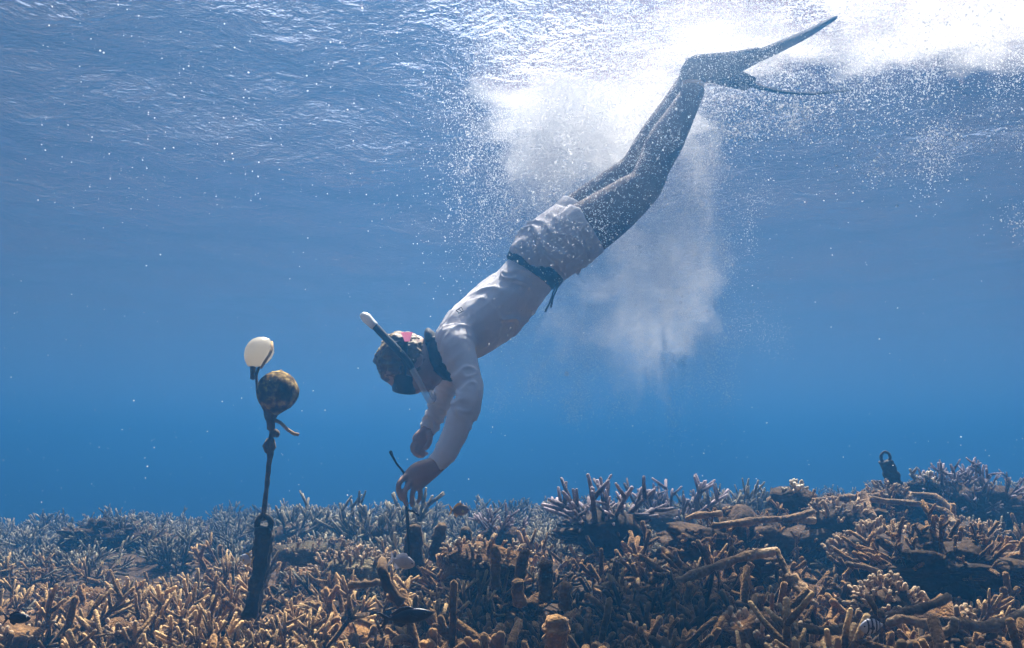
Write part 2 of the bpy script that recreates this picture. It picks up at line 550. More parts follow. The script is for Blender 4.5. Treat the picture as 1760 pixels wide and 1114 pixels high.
# foam churned up by the fins: hangs just under the surface, with more added at the right to whiten the glare
def foam(px, d, sx, sd, n, depth, rmin, rmax):
    k = max(6, n // 160)
    c = at_np(nr.normal(px, sx, k), np.full(k, 100.0), nr.normal(d, sd, k))
    i = nr.integers(0, k, n)
    sz = (0.03 + 0.10 * nr.random(k))[i]
    x = c[i, 0] + nr.normal(0, 1, n) * sz
    y_ = c[i, 1] + nr.normal(0, 1, n) * sz
    z = np.array([wave(a, b) for a, b in zip(x.tolist(), y_.tolist())]) - 0.008 - depth * nr.random(n) ** 2
    return np.stack([x, y_, z], 1), rmin * (rmax / rmin) ** (nr.random(n) ** 2)
parts += [foam(1180, 3.4, 130, .35, 12000, .30, .0012, .0040), foam(1420, 3.1, 170, .4, 24000, .22, .0012, .0042), foam(1620, 3.0, 150, .4, 16000, .12, .0012, .0042)]
P_ = np.concatenate([p for p, r in parts]); R_ = np.concatenate([r for p, r in parts])
spheres('bubbles', P_, R_, 0, M['bubble'])
# larger bubbles trapped just below the surface
n = 1500
y = 2.4 + 3.2 * nr.random(n)
x = y * nr.uniform(-0.62, 0.62, n)
z = np.array([wave(a, b) for a, b in zip(x, y)]) - 0.10 * nr.random(n) ** 2 - 0.006
r = .0012 * (4.2 ** (nr.random(n) ** 2.5))
spheres('surface_bubbles', np.stack([x, y, z], 1), r, 1, M['bubble'])
# a few big wobbling bubbles in the plume
m, nt, out = mat('large_air_bubble')
g = N(nt, 'ShaderNodeBsdfGlossy', i_Roughness=0.08)
t = N(nt, 'ShaderNodeBsdfTranslucent'); t.inputs['Color'].default_value = (0.9, 0.9, 0.92, 1)
tr = N(nt, 'ShaderNodeBsdfTransparent')
lw = N(nt, 'ShaderNodeLayerWeight', i_Blend=0.35)
m1 = N(nt, 'ShaderNodeMixShader', i_Fac=0.5)
nt.links.new(t.outputs[0], m1.inputs[1]); nt.links.new(g.outputs[0], m1.inputs[2])
m2 = N(nt, 'ShaderNodeMixShader')
nt.links.new(lw.outputs['Facing'], m2.inputs[0])
nt.links.new(tr.outputs[0], m2.inputs[1]); nt.links.new(m1.outputs[0], m2.inputs[2])
nt.links.new(m2.outputs[0], out.inputs['Surface'])
big = [cloud(990, 220, 110, 110, 2.9, .2, 150, .003, .0085), cloud(1180, 330, 50, 110, 2.9, .15, 60, .003, .006), cloud(850, 260, 90, 110, 2.9, .2, 50, .002, .005)]
spheres('large_bubbles', np.concatenate([p for p, r in big]), np.concatenate([r for p, r in big]), 2, m)
# specks drifting in the water
n = 1600
d = 0.7 + 4.0 * nr.random(n)
p = at_np(nr.uniform(-50, 1810, n), nr.uniform(0, 900, n), d)
r = .00045 * (3.5 ** (nr.random(n) ** 2)) * np.minimum(1.0, 0.35 + 0.25 * d)
ok = p[:, 2] < SURF_Z - .1
spheres('drifting_specks', p[ok], r[ok], 0, M['bubble'])

# finest plume bubbles as mist; dense upper puffs also stand in for sun glare
for dens, blobs in ((0.34, [(1090, 430, 3.55, .26, .2, .24), (1170, 480, 3.6, .16, .16, .30), (1010, 540, 3.5, .22, .16, .20), (1110, 590, 3.6, .18, .16, .22), (1190, 300, 3.55, .13, .14, .30), (1120, 500, 3.7, .3, .2, .3)]),
                    (1.25, [(1050, 130, 3.95, .38, .26, .26), (1000, 180, 4.0, .44, .3, .30), (970, 240, 3.9, .22, .2, .24), (1090, 220, 3.95, .26, .2, .26), (930, 130, 4.0, .30, .2, .2), (920, 300, 3.8, .14, .14, .2),  (1270, 60, 3.5, .40, .26, .13), (1560, 45, 3.35, .42, .30, .12), (1700, 30, 3.2, .36, .28, .12)]),  # denser for the white glow; right-hand puffs added in place of sun glare
                    (0.14, [(1290, 90, 2.75, .34, .10, .13), (1150, 170, 2.6, .20, .08, .18), (1060, 290, 2.55, .20, .06, .18)])):  # thin veil in front of the legs
    m, nt, out = mat('mist_and_added_haze')
    pv = N(nt, 'ShaderNodeVolumePrincipled', i_Density=dens, i_Anisotropy=0.4)
    pv.inputs['Color'].default_value = (1.0, 0.985, 0.96, 1)
    nt.links.new(pv.outputs[0], out.inputs['Volume'])
    for i, (px, py, d_, rx, ry, rz) in enumerate(blobs):
        b = MB()
        b.blob((0, 0, 0), rx, ry, rz, 44, 28, lump=0.8, seed=i * 1.7 + dens, freq=2.2)
        me = b.mesh('mist_and_added_haze'); me.materials.append(m)
        tag(link('mist_and_added_haze', me, None, at(px, py, d_)), kind='stuff')

# thin haze layers added to grey and lighten the upper water
for low, dens in ((1.80, .008), (2.02, .012)):
    m, nt, out = mat('added_top_haze')
    pv = N(nt, 'ShaderNodeVolumePrincipled', i_Density=dens, i_Anisotropy=0.5)
    pv.inputs['Color'].default_value = (0.88, 0.90, 0.95, 1)
    nt.links.new(pv.outputs[0], out.inputs['Volume'])
    sl = MB()
    cor = [(x, y, z) for z in (low, SURF_Z - 0.12 - low * .01) for y in (-13 + low, 79 - low) for x in (-49 + low, 49 - low)]
    sl.v = [Vector(c) for c in cor]; sl.t = [0] * 8
    sl.f = list(hz.f)
    tag(sl.build('mist_and_added_haze', m, smooth=False), kind='stuff')
# ------------------------------------------------------------------ the diver
def sec(rows):
    return [at(r[0], r[1], r[2]) for r in rows], [r[3] for r in rows], [r[4] if len(r) > 4 else r[3] for r in rows]

def densify(rows, k=4):
    """Catmull-Rom between the rows (px, py, depth, radius, radius across)"""
    rows = [list(r) + ([r[3]] if len(r) == 4 else []) for r in rows]
    out = []
    for i in range(len(rows) - 1):
        p0, p1, p2, p3 = rows[max(i - 1, 0)], rows[i], rows[i + 1], rows[min(i + 2, len(rows) - 1)]
        for j in range(k):
            t = j / k
            out.append([0.5 * (2 * b + (c - a) * t + (2 * a - 5 * b + 4 * c - d) * t * t + (3 * b - a - 3 * c + d) * t ** 3)
                        for a, b, c, d in zip(p0, p1, p2, p3)])
    out.append(rows[-1])
    return out

def loft(mb, rows, grow=0.0, sides=20, k=4, ref=None):
    p, a, b = sec(densify(rows, k))
    mb.tube(p, [r + grow for r in a], sides=sides, ref=ref or FWD, rb=[r + grow for r in b])

TORSO = [(763, 606, 2.98, .052, .056), (778, 592, 2.98, .074, .11), (795, 578, 2.99, .098, .165), (822, 558, 3.0, .110, .180),
         (856, 530, 3.0, .110, .175), (892, 495, 3.0, .096, .150), (920, 457, 3.0, .097, .148), (948, 430, 3.0, .110, .165), (984, 404, 3.0, .108, .160)]
NECK = [(775, 598, 2.98, .056), (752, 612, 2.97, .053), (735, 618, 2.96, .055)]
ARM_N = [(786, 580, 2.85, .070), (786, 602, 2.80, .062), (800, 640, 2.75, .050), (808, 676, 2.70, .044), (798, 704, 2.68, .047), (781, 745, 2.66, .041), (764, 780, 2.64, .037), (752, 798, 2.63, .030, .026)]
ARM_F = [(790, 580, 3.12, .068), (785, 612, 3.17, .058), (772, 645, 3.20, .048), (766, 664, 3.20, .044), (756, 694, 3.19, .042), (746, 718, 3.18, .036), (738, 737, 3.17, .030, .026)]
LEG_N = [(944, 436, 2.91, .100), (985, 408, 2.90, .100), (1040, 372, 2.89, .088), (1085, 338, 2.88, .072), (1108, 318, 2.88, .060), (1124, 284, 2.90, .055), (1141, 248, 2.92, .062), (1165, 206, 2.94, .050), (1187, 166, 2.96, .038), (1196, 142, 2.97, .037)]
LEG_F = [(950, 424, 3.09, .100), (985, 388, 3.10, .100), (1032, 348, 3.09, .088), (1075, 310, 3.08, .070), (1097, 288, 3.07, .062), (1118, 253, 3.07, .062), (1139, 218, 3.08, .057), (1162, 178, 3.10, .046), (1182, 142, 3.12, .038), (1196, 125, 3.12, .037)]

diver = empty('person', at(984, 404, 3.0))
tag(diver, 'snorkeler in white top and white shorts diving head first towards the reef', 'person')

body = MB()
loft(body, TORSO, -0.006)
loft(body, NECK)
for rows in (ARM_N, ARM_F):                                     # slightly slimmer under the clothes
    loft(body, [(*r[:3], r[3] - (0.007 if i < len(rows) - 1 else 0.002), (r[4] if len(r) > 4 else r[3]) - (0.007 if i < len(rows) - 1 else 0.002)) for i, r in enumerate(rows)], sides=16)
for rows in (LEG_N, LEG_F):
    loft(body, rows, -0.003, sides=18)
# head: crown to the left, face down
loft(body, [(756, 611, 2.97, .052, .050), (744, 622, 2.965, .074, .056), (728, 625, 2.96, .094, .068), (706, 623, 2.955, .104, .075), (684, 620, 2.95, .098, .076), (666, 617, 2.95, .074, .062), (656, 616, 2.95, .040, .036)], sides=24)
HD = 2.955
def hp(px, py, dd=0.0):
    return at(px, py, HD + dd)
body.blob(hp(716, 667), .020, .018, .022)                       # nose
body.blob(hp(735, 662), .030, .034, .026)                       # mouth and lips
body.blob(hp(746, 650), .030, .036, .030)                       # chin
for s in (-1, 1):
    body.blob(hp(716, 620, s * .074), .024, .010, .030, rot=Matrix.Rotation(R(35), 3, 'Y'))   # ear
    body.blob(hp(708, 655, s * .036), .024, .022, .016)         # cheek bone
# feet
loft(body, [(1190, 150, 2.97, .040), (1196, 126, 2.97, .046, .040), (1215, 122, 2.97, .042, .042), (1250, 112, 2.96, .032, .046), (1282, 103, 2.96, .020, .044)], sides=14)
loft(body, [(1194, 128, 3.12, .040), (1200, 112, 3.12, .044, .040), (1222, 118, 3.13, .040, .042), (1252, 132, 3.14, .030, .046), (1282, 142, 3.15, .020, .044)], sides=14)
# near hand: the palm runs down-left from the wrist, the fingers fold down round the wire
def finger(rows, sides=10):
    p, a, b = sec(densify(rows, 3))
    body.tube(p, a, sides=sides, ref=FWD, rb=b)
loft(body, [(755, 794, 2.63, .030, .025), (742, 804, 2.625, .034, .027), (724, 814, 2.62, .042, .026), (711, 824, 2.615, .040, .022), (704, 829, 2.612, .034, .014)], sides=16)
finger([(697, 818, 2.600, .0096), (686, 831, 2.575, .0094), (685, 846, 2.570, .0084), (691, 859, 2.580, .0070)])
finger([(705, 827, 2.600, .0096), (697, 842, 2.580, .0094), (695, 857, 2.580, .0084), (699, 869, 2.590, .0070)])
finger([(713, 833, 2.605, .0092), (709, 848, 2.595, .0088), (708, 861, 2.597, .0080), (708, 870, 2.605, .0066)])
finger([(723, 838, 2.612, .0084), (722, 849, 2.610, .0078), (721, 858, 2.612, .0072), (717, 865, 2.617, .0060)])
finger([(738, 806, 2.655, .0150), (722, 822, 2.675, .0125), (706, 834, 2.675, .0110), (696, 842, 2.665, .0092)])
# far hand: relaxed and half closed
loft(body, [(739, 734, 3.17, .028, .024), (733, 744, 3.165, .031, .025), (726, 754, 3.16, .037, .026), (719, 763, 3.155, .034, .022)], sides=16)
finger([(716, 757, 3.150, .0098), (709, 766, 3.145, .0094), (710, 776, 3.145, .0086), (716, 782, 3.150, .0076)])
finger([(719, 762, 3.145, .0100), (713, 772, 3.135, .0096), (715, 781, 3.135, .0088), (722, 785, 3.140, .0078)])
finger([(724, 766, 3.145, .0098), (719, 776, 3.135, .0094), (722, 783, 3.135, .0086), (729, 784, 3.140, .0076)])
finger([(729, 767, 3.150, .0090), (727, 775, 3.140, .0086), (730, 780, 3.140, .0078), (735, 779, 3.145, .0068)])
finger([(737, 744, 3.145, .0130), (739, 756, 3.125, .0115), (735, 766, 3.115, .0105), (730, 772, 3.115, .0088)])
bm_ = remesh(body.mesh('body'), 0.0041, 3, 0.5)
bm_.materials.append(M['skin'])
link('body', bm_, diver)

def nearest(lines, p):
    best = (1e9, 0, 0, None)
    for li, (pts, arc) in enumerate(lines):
        for i in range(len(pts) - 1):
            a, b = pts[i], pts[i + 1]
            ab = b - a
            t = max(0, min(1, (p - a).dot(ab) / ab.length_squared))
            d = (p - a - ab * t).length
            if d < best[0]:
                best = (d, li, arc[i] + t * ab.length, a + ab * t)
    return best

def lines_of(*rows):
    out = []
    for r in rows:
        pts = sec(r)[0]
        arc = [0.0]
        for i in range(len(pts) - 1):
            arc.append(arc[-1] + (pts[i + 1] - pts[i]).length)
        out.append((pts, arc))
    return out

def crease(me, lines, spec):
    """push vertices along their normals into cloth folds that run round the limb"""
    cos = [v.co.copy() for v in me.vertices]
    nor = [v.normal.copy() for v in me.vertices]
    for i, (c, n) in enumerate(zip(cos, nor)):
        d, li, s, q = nearest(lines, c)
        amp, fq, lo, hi, slant = spec[li]
        r = (c - q).normalized() if (c - q).length > 1e-6 else n
        u = s * fq + slant * (r.dot(UPV) * 0.6 + r.dot(FWD) * 0.5) + 0.9 * mnoise.noise(c * 9)
        k = 1.0 - abs(mnoise.noise(Vector((u, r.dot(FWD) * 0.8, r.dot(RGT) * 0.8 + li * 7)))) * 2.2
        k = max(k, 0.0) ** 1.6
        env = 0.45 + 0.8 * mnoise.noise(c * 6 + Vector((4, 1, 9)))
        env = max(0.12, min(1.0, env + (0.6 if lo <= s <= hi else 0.0)))
        me.vertices[i].co = c + n * (amp * env * k - min(0.0035, 0.25 * amp * env))

top = MB()
loft(top, TORSO[1:7], 0.002)
loft(top, [(790, 584, 2.98, .085, .15)] + [(786, 588, 2.90, .080, .080)], 0.0)
loft(top, ARM_N[:-1] + [(749, 800, 2.63, .031, .028)], 0.001, 18)
loft(top, ARM_F[:-1] + [(736, 739, 3.17, .031, .028)], 0.001, 18)
tm = remesh(top.mesh('rash_guard'), 0.006, 4, 0.5)
crease(tm, lines_of(TORSO[1:7], ARM_N, ARM_F), [(0.012, 14, 0.16, 0.34, 1.3), (0.009, 26, 0.14, 0.34, 0.8), (0.011, 34, 0.12, 0.5, 0.5)])
tm.materials.append(M['rash'])
guard = link('rash_guard', tm, diver)
tag(guard, 'white long-sleeved rash guard with folds round the elbows')
mk = MB()
lc = at(790, 534, 2.845)
u1 = (at(800, 528, 2.845) - lc).normalized(); u2 = (at(794, 542, 2.845) - lc).normalized(); u3 = (at(790, 534, 2.6) - lc).normalized()
for a, b in (((-1, -.6), (1, -.6)), ((-1, .6), (1, .6)), ((1, -.6), (1, .6)), ((-1, -.6), (-.4, .6)), ((-.1, -.6), (.5, .6))):
    mk.tube([lc + u1 * (a[0] * .011) + u2 * (a[1] * .012) + u3 * .006, lc + u1 * (b[0] * .011) + u2 * (b[1] * .012) + u3 * .006], [.0016] * 2, sides=5)
mk.build('logo', M['band'], guard)

sh = MB()
loft(sh, [(917, 461, 3.0, .104, .158), (934, 440, 3.0, .120, .178), (962, 417, 3.0, .122, .182), (988, 400, 3.0, .118, .180)], 0.006)
loft(sh, [LEG_N[0], LEG_N[1], (1008, 392, 2.9, .099)], 0.009, 18)
loft(sh, [LEG_F[0], LEG_F[1], (1003, 370, 3.1, .099)], 0.009, 18)
sm_ = remesh(sh.mesh('shorts'), 0.0065, 3, 0.5)
crease(sm_, lines_of([(917, 461, 3, .1), (960, 420, 3, .1), (1006, 380, 3, .1)]), [(0.015, 17, 0.0, 0.12, 0.9)])
sm_.materials.append(M['shorts'])
shorts = link('shorts', sm_, diver)
tag(shorts, 'loose white shorts')
wb = MB()
p, a, b = sec(densify([(911, 470, 3.0, .106, .159), (916, 463, 3.0, .114, .168), (922, 456, 3.0, .116, .171), (928, 449, 3.0, .115, .170)], 2))
wb.tube(p, a, sides=36, ref=FWD, rb=b)
tag(wb.build('waistband', M['band'], shorts), 'dark navy waistband')
for q in ([(960, 484, 2.90), (957, 497, 2.89), (951, 510, 2.88), (947, 526, 2.88)], [(958, 486, 2.90), (951, 502, 2.89), (945, 520, 2.88), (938, 534, 2.88)]):
    ds = MB()
    p = [at(*r) for r in q]
    ds.tube(p + [p[-1] + (p[-1] - p[-2]) * .15], [.0028, .0028, .0028, .0034, .004], sides=6)
    ds.build('drawstring', M['band'], shorts)

lg = MB()
loft(lg, [LEG_N[1]] + LEG_N[2:-1] + [(1192, 152, 2.965, .038)], 0.006, 18)
loft(lg, [LEG_F[1]] + LEG_F[2:-1] + [(1190, 132, 3.12, .038)], 0.006, 18)
lm_ = remesh(lg.mesh('leggings'), 0.0065, 4, 0.5)
lm_.materials.append(M['leggings'])
tag(link('leggings', lm_, diver), 'dark leggings')

# fins: a foot pocket and a long flexible blade each
def make_fin(pocket, spine, widths, thick, ref):
    f = MB()
    p, a, b = sec(densify(pocket, 3))
    f.tube(p, a, sides=14, ref=FWD, rb=b)
    root = f.build('swim_fin', M['fin'], diver)
    bl = MB()
    rows = densify([(x, y, d, t_, w) for (x, y, d), t_, w in zip(spine, thick, widths)], 4)
    p, a, b = sec(rows)
    bl.tube(p, a, sides=12, ref=ref, rb=b)
    bl.build('blade', M['fin'], root)
    return root
make_fin([(1190, 140, 2.97, .048), (1196, 122, 2.97, .056, .050), (1222, 116, 2.97, .050, .054), (1262, 108, 2.96, .040, .060), (1298, 97, 2.96, .026, .066)],
         [(1270, 106, 2.96), (1310, 93, 2.96), (1345, 78, 2.95), (1385, 59, 2.95), (1424, 37, 2.94)], [.066, .078, .090, .10, .095], [.028, .023, .020, .016, .010], ((at(1350, 76, 3) - Vector((0, 0, CAM_Z))).normalized() + UPV * 0.01).normalized())
make_fin([(1192, 128, 3.12, .044), (1204, 116, 3.12, .052, .048), (1228, 122, 3.13, .046, .052), (1258, 134, 3.14, .034, .058), (1288, 144, 3.15, .022, .064)],
         [(1262, 135, 3.14), (1300, 148, 3.15), (1340, 157, 3.16), (1390, 161, 3.16), (1450, 156, 3.16)], [.062, .078, .092, .10, .095], [.020, .010, .007, .005, .003], ((at(1350, 150, 3) - Vector((0, 0, CAM_Z))).normalized() + UPV * 0.015).normalized())

# hair, neck gaiter, mask, snorkel
hr = MB()
loft(hr, [(724, 610, 2.955, .072, .076), (706, 614, 2.953, .088, .084), (684, 617, 2.95, .094, .086), (664, 618, 2.95, .078, .070), (653, 618, 2.95, .044, .040)], 0.003, 24)
hm = remesh(hr.mesh('hair'), 0.006, 2)
for v in hm.vertices:
    q = v.co
    v.co = q + v.normal * (0.010 * mnoise.fractal(Vector((q.x * 22, q.y * 60, q.z * 60)), 1.0, 2.0, 3))
hm.materials.append(M['hair'])
tag(link('hair', hm, diver), 'wet brown hair')
gt = MB()
loft(gt, [(764, 603, 2.975, .080, .078), (757, 608, 2.972, .094, .080), (748, 612, 2.968, .088, .074), (738, 614, 2.965, .060, .060)], 0.004, 24)
gm = remesh(gt.mesh('neck_gaiter'), 0.006, 2)
for v in gm.vertices:
    v.co = v.co + v.normal * (0.012 * mnoise.noise(v.co * 26))
gm.materials.append(M['gaiter'])
gait = link('neck_gaiter', gm, diver)
for rows in ([(757, 632, 2.94, .03, .05), (766, 644, 2.93, .018, .045), (772, 652, 2.92, .008, .03)], [(742, 584, 2.96, .026, .05), (737, 572, 2.96, .018, .04), (735, 565, 2.96, .008, .02)]):
    fl = MB()
    loft(fl, rows, 0.0, 14)
    fl.build('loose_fold', M['gaiter'], gait)

dive_mask = MB()
up_f = (hp(697, 600) - hp(693, 664)).normalized()      # out of the face towards the back of the head
ax = (hp(676, 660) - hp(716, 666)).normalized()        # across the face, brow side
def ring(cpx, cpy, ra, rb_, dd=0.0):
    c = hp(cpx, cpy, dd)
    return [c + ax * (math.cos(t_) * ra) + FWD * (math.sin(t_) * rb_) for t_ in [2 * math.pi * k / 28 for k in range(28)]]
rings = [ring(696, 642, .060, .080), ring(696, 650, .055, .078), ring(695.5, 660, .044, .074), ring(695, 668, .045, .074), ring(695, 674, .043, .071), ring(695, 675, .034, .062)]
for r_ in rings:
    dive_mask.v += r_; dive_mask.t += [0] * 28
for i in range(len(rings) - 1):
    for k in range(28):
        k2 = (k + 1) % 28
        dive_mask.f.append((i * 28 + k, i * 28 + k2, (i + 1) * 28 + k2, (i + 1) * 28 + k))
mask_o = dive_mask.build('diving_mask', M['rubber'], diver)
tag(mask_o, 'black diving mask over the face')
ln = MB()
ln.v = ring(695, 674.3, .036, .064); ln.t = [0] * 28; ln.f = [tuple(range(28))]
ln.build('lens', M['lens'], mask_o)
st = MB()
sp = []
for k in range(33):
    a_ = math.pi * 2 * k / 32
    cy_, cz_ = math.sin(a_), math.cos(a_)
    c = hp(699, 617)
    sp.append(c + FWD * (cy_ * .090) + up_f * (cz_ * .098))
st.tube(sp, [.004] * 33, sides=8, ref=ax, rb=[.012] * 33)
st.build('strap', M['rubber'], mask_o)
tb = MB()
tb.prism([hp(689, 571, -.055), hp(709, 571, -.055), hp(704, 587, -.088), hp(696, 587, -.088)], FWD * .012)
tag(tb.build('strap_tab', M['pink'], mask_o, smooth=False), 'pink tab at the back of the mask strap')

sn = MB()
p, a, b = sec(densify([(708, 634, 2.845, .0125), (698, 618, 2.845, .0135), (676, 594, 2.85, .0140), (656, 573, 2.86, .0140), (640, 556, 2.865, .0135)], 4))
sn.tube(p, a, sides=12)
snork = sn.build('snorkel', M['rubber'], diver)
tag(snork, 'black snorkel tube with white top and clear lower end')
s2 = MB()
p, a, b = sec(densify([(644, 561, 2.862, .0155), (636, 553, 2.866, .0165), (629, 546, 2.868, .0180), (622, 541, 2.87, .0120)], 4))
s2.tube(p, a, sides=12)
s2.build('splash_guard', M['white_plastic'], snork)
s3 = MB()
p, a, b = sec(densify([(707, 632, 2.845, .0125), (718, 652, 2.85, .0125), (730, 674, 2.86, .0120), (739, 690, 2.87, .0110), (745, 684, 2.90, .0105), (740, 672, 2.94, .0100)], 5))
s3.tube(p, a, sides=12)
s3.build('lower_tube', M['clear'], snork)
# ------------------------------------------------------------------ floats, rope and anchor bar
def hit(px, py, lift=0.0):
    """where the line of sight meets the seabed"""
    d = 1.2
    while d < 12:
        p = at(px, py, d)
        if p.z < ground(p.x, p.y) + lift:
            return d
        d += 0.02
    return 12.0

D = 2.5
fb = MB()
c = at(477, 672, D)
prof = [(-.078, .010), (-.070, .018), (-.060, .030), (-.045, .048), (-.028, .059), (-.008, .0645), (.012, .0640), (.030, .0570), (.046, .0435), (.057, .027), (.062, .010)]
axis = (at(481, 640, D) - at(470, 705, D)).normalized()
pts = [c + axis * h for h, r in prof]
fb.tube(pts, [r for h, r in prof], sides=28, lump=0.05, seed=3)
big = fb.build('mooring_float', M['buoy'], smooth=True)
tag(big, 'round brown algae-covered float on the mooring rope, below the white one', 'float')
nk = MB()
nk.tube([at(469, 695, D), at(467, 708, D), at(466, 722, D), at(466, 738, D)], [.032, .022, .014, .012], sides=12, lump=0.3)
nk.build('neck', M['rope'], big)

sf = MB()
c = at(445, 605, D)
axis = (at(457, 590, D) - at(434, 620, D)).normalized()
prof = [(-.052, .008), (-.045, .020), (-.032, .032), (-.014, .0405), (.006, .0425), (.022, .039), (.036, .030), (.046, .018), (.050, .006)]
sf.tube([c + axis * h for h, r in prof], [r for h, r in prof], sides=26, lump=0.03)
small = sf.build('mooring_float', M['white_float'])
tag(small, 'small egg-shaped white float tied above the brown float', 'float')
rr = MB()
ring_pts = [at(449, 632, D - .02), at(455, 622, D - .045), at(463, 610, D - .045), at(468, 598, D - .025), at(467, 588, D)]
rr.tube(ring_pts, [.0042] * 5, sides=7)
rr.build('strap', M['tan_rope'], small)
kn = MB()
kn.tube([at(434, 622, D), at(435, 634, D - .01), at(434, 643, D - .01), at(435, 651, D - .01)], [.006, .009, .006, .008], sides=8, lump=0.3)
kn.build('knot', M['rope'], small)

rp = MB()
path = [(447, 630), (441, 640), (441, 655), (443, 672), (450, 692), (460, 712), (466, 735), (466, 760), (463, 790), (460, 820), (457, 850), (453, 880), (452, 893)]
rad = [.004, .005, .0045, .0045, .006, .010, .009, .0095, .008, .0078, .0072, .008, .011]
rows = densify([(x, y, D + .0, r) for (x, y), r in zip(path, rad)], 3)
p, a, b = sec(rows)
rp.tube(p, a, sides=9, lump=0.6, seed=5)
rope = rp.build('mooring_rope', M['rope'])
tag(rope, 'dark overgrown mooring rope running from the anchor bar up to the floats', 'rope')
for q, rr_ in (([(466, 755), (463, 768), (462, 778)], [.014, .019, .012]), ([(470, 742), (474, 746), (477, 750)], [.012, .013, .007])):
    kn = MB()
    kn.tube([at(x, y, D) for x, y in q], rr_, sides=9, lump=0.4, seed=q[0][0])
    kn.build('knot', M['rope'], rope)
tl = MB()
tl.tube([at(472, 722, D), at(483, 727, D - .01), (at(495, 739, D - .03)), at(506, 746, D - .04), at(513, 747, D - .04)], [.006, .0055, .0055, .0055, .005], sides=7)
tl.build('loose_end', M['tan_rope'], rope)

# the bar with an eye: outline in the plane that faces roughly along the view, 28 mm thick
def eye_bar(d, outline, eye, er_out, er_in, label, thick):
    root = empty('anchor_bar', at(*outline[len(outline) // 2], d))
    tag(root, label, 'anchor')
    b_ = MB()
    b_.prism([at(x, y, d) for x, y in outline], FWD * thick)
    me = b_.mesh('shank')
    me = remesh(me, 0.006, 4)
    for v in me.vertices:
        v.co = v.co + v.normal * (0.010 * mnoise.fractal(v.co * 22, 1.0, 2.0, 4))
    me.materials.append(M['iron'])
    link('shank', me, root)
    e = MB()
    c_ = at(*eye, d)
    n_ = 20
    rm = (er_out + er_in) / 2
    rt = (er_out - er_in) / 2
    e.tube([c_ + RGT * (math.cos(2 * math.pi * k / n_) * rm) + UPV * (math.sin(2 * math.pi * k / n_) * rm * 1.15) for k in range(n_ + 1)], [rt] * (n_ + 1), sides=9, lump=0.25, seed=2)
    e.build('eye', M['iron'], root)
    return root
eye_bar(2.5, [(442, 905), (467, 902), (470, 915), (466, 950), (457, 990), (449, 1030), (443, 1062), (418, 1062), (424, 1030), (432, 990), (438, 950)], (454, 900), .031, .011,
        'dark iron anchor bar with an eye holding the mooring rope',.05)
eye_bar(4.0, [(1513, 795), (1533, 790), (1538, 800), (1548, 830), (1562, 865), (1540, 868), (1525, 830)], (1522, 786), .030, .015,
        'dark leaning iron bar with an eye rising above the encrusted frame', .05)

wire = MB()
rows = densify([(671, 776, 2.66, .006), (675, 785, 2.66, .004), (683, 799, 2.66, .0035), (692, 810, 2.65, .0040), (699, 826, 2.645, .0045), (697, 846, 2.62, .005), (699, 868, 2.61, .006), (700, 890, 2.62, .0055), (702, 920, 2.63, .0055), (703, 990, 2.64, .0055)], 3)
p, a, b = sec(rows)
wire.tube(p, a, sides=7, lump=0.2)
w_o = wire.build('wire', M['iron'])
tag(w_o, 'thin dark wire held upright in the hand of the snorkeler', 'wire')
sp_ = MB()
sp_.tube([at(701, 877, 2.615), at(710, 879, 2.60), at(720, 886, 2.59)], [.004, .0035, .004], sides=6)
sp_.build('twisted_end', M['iron'], w_o)

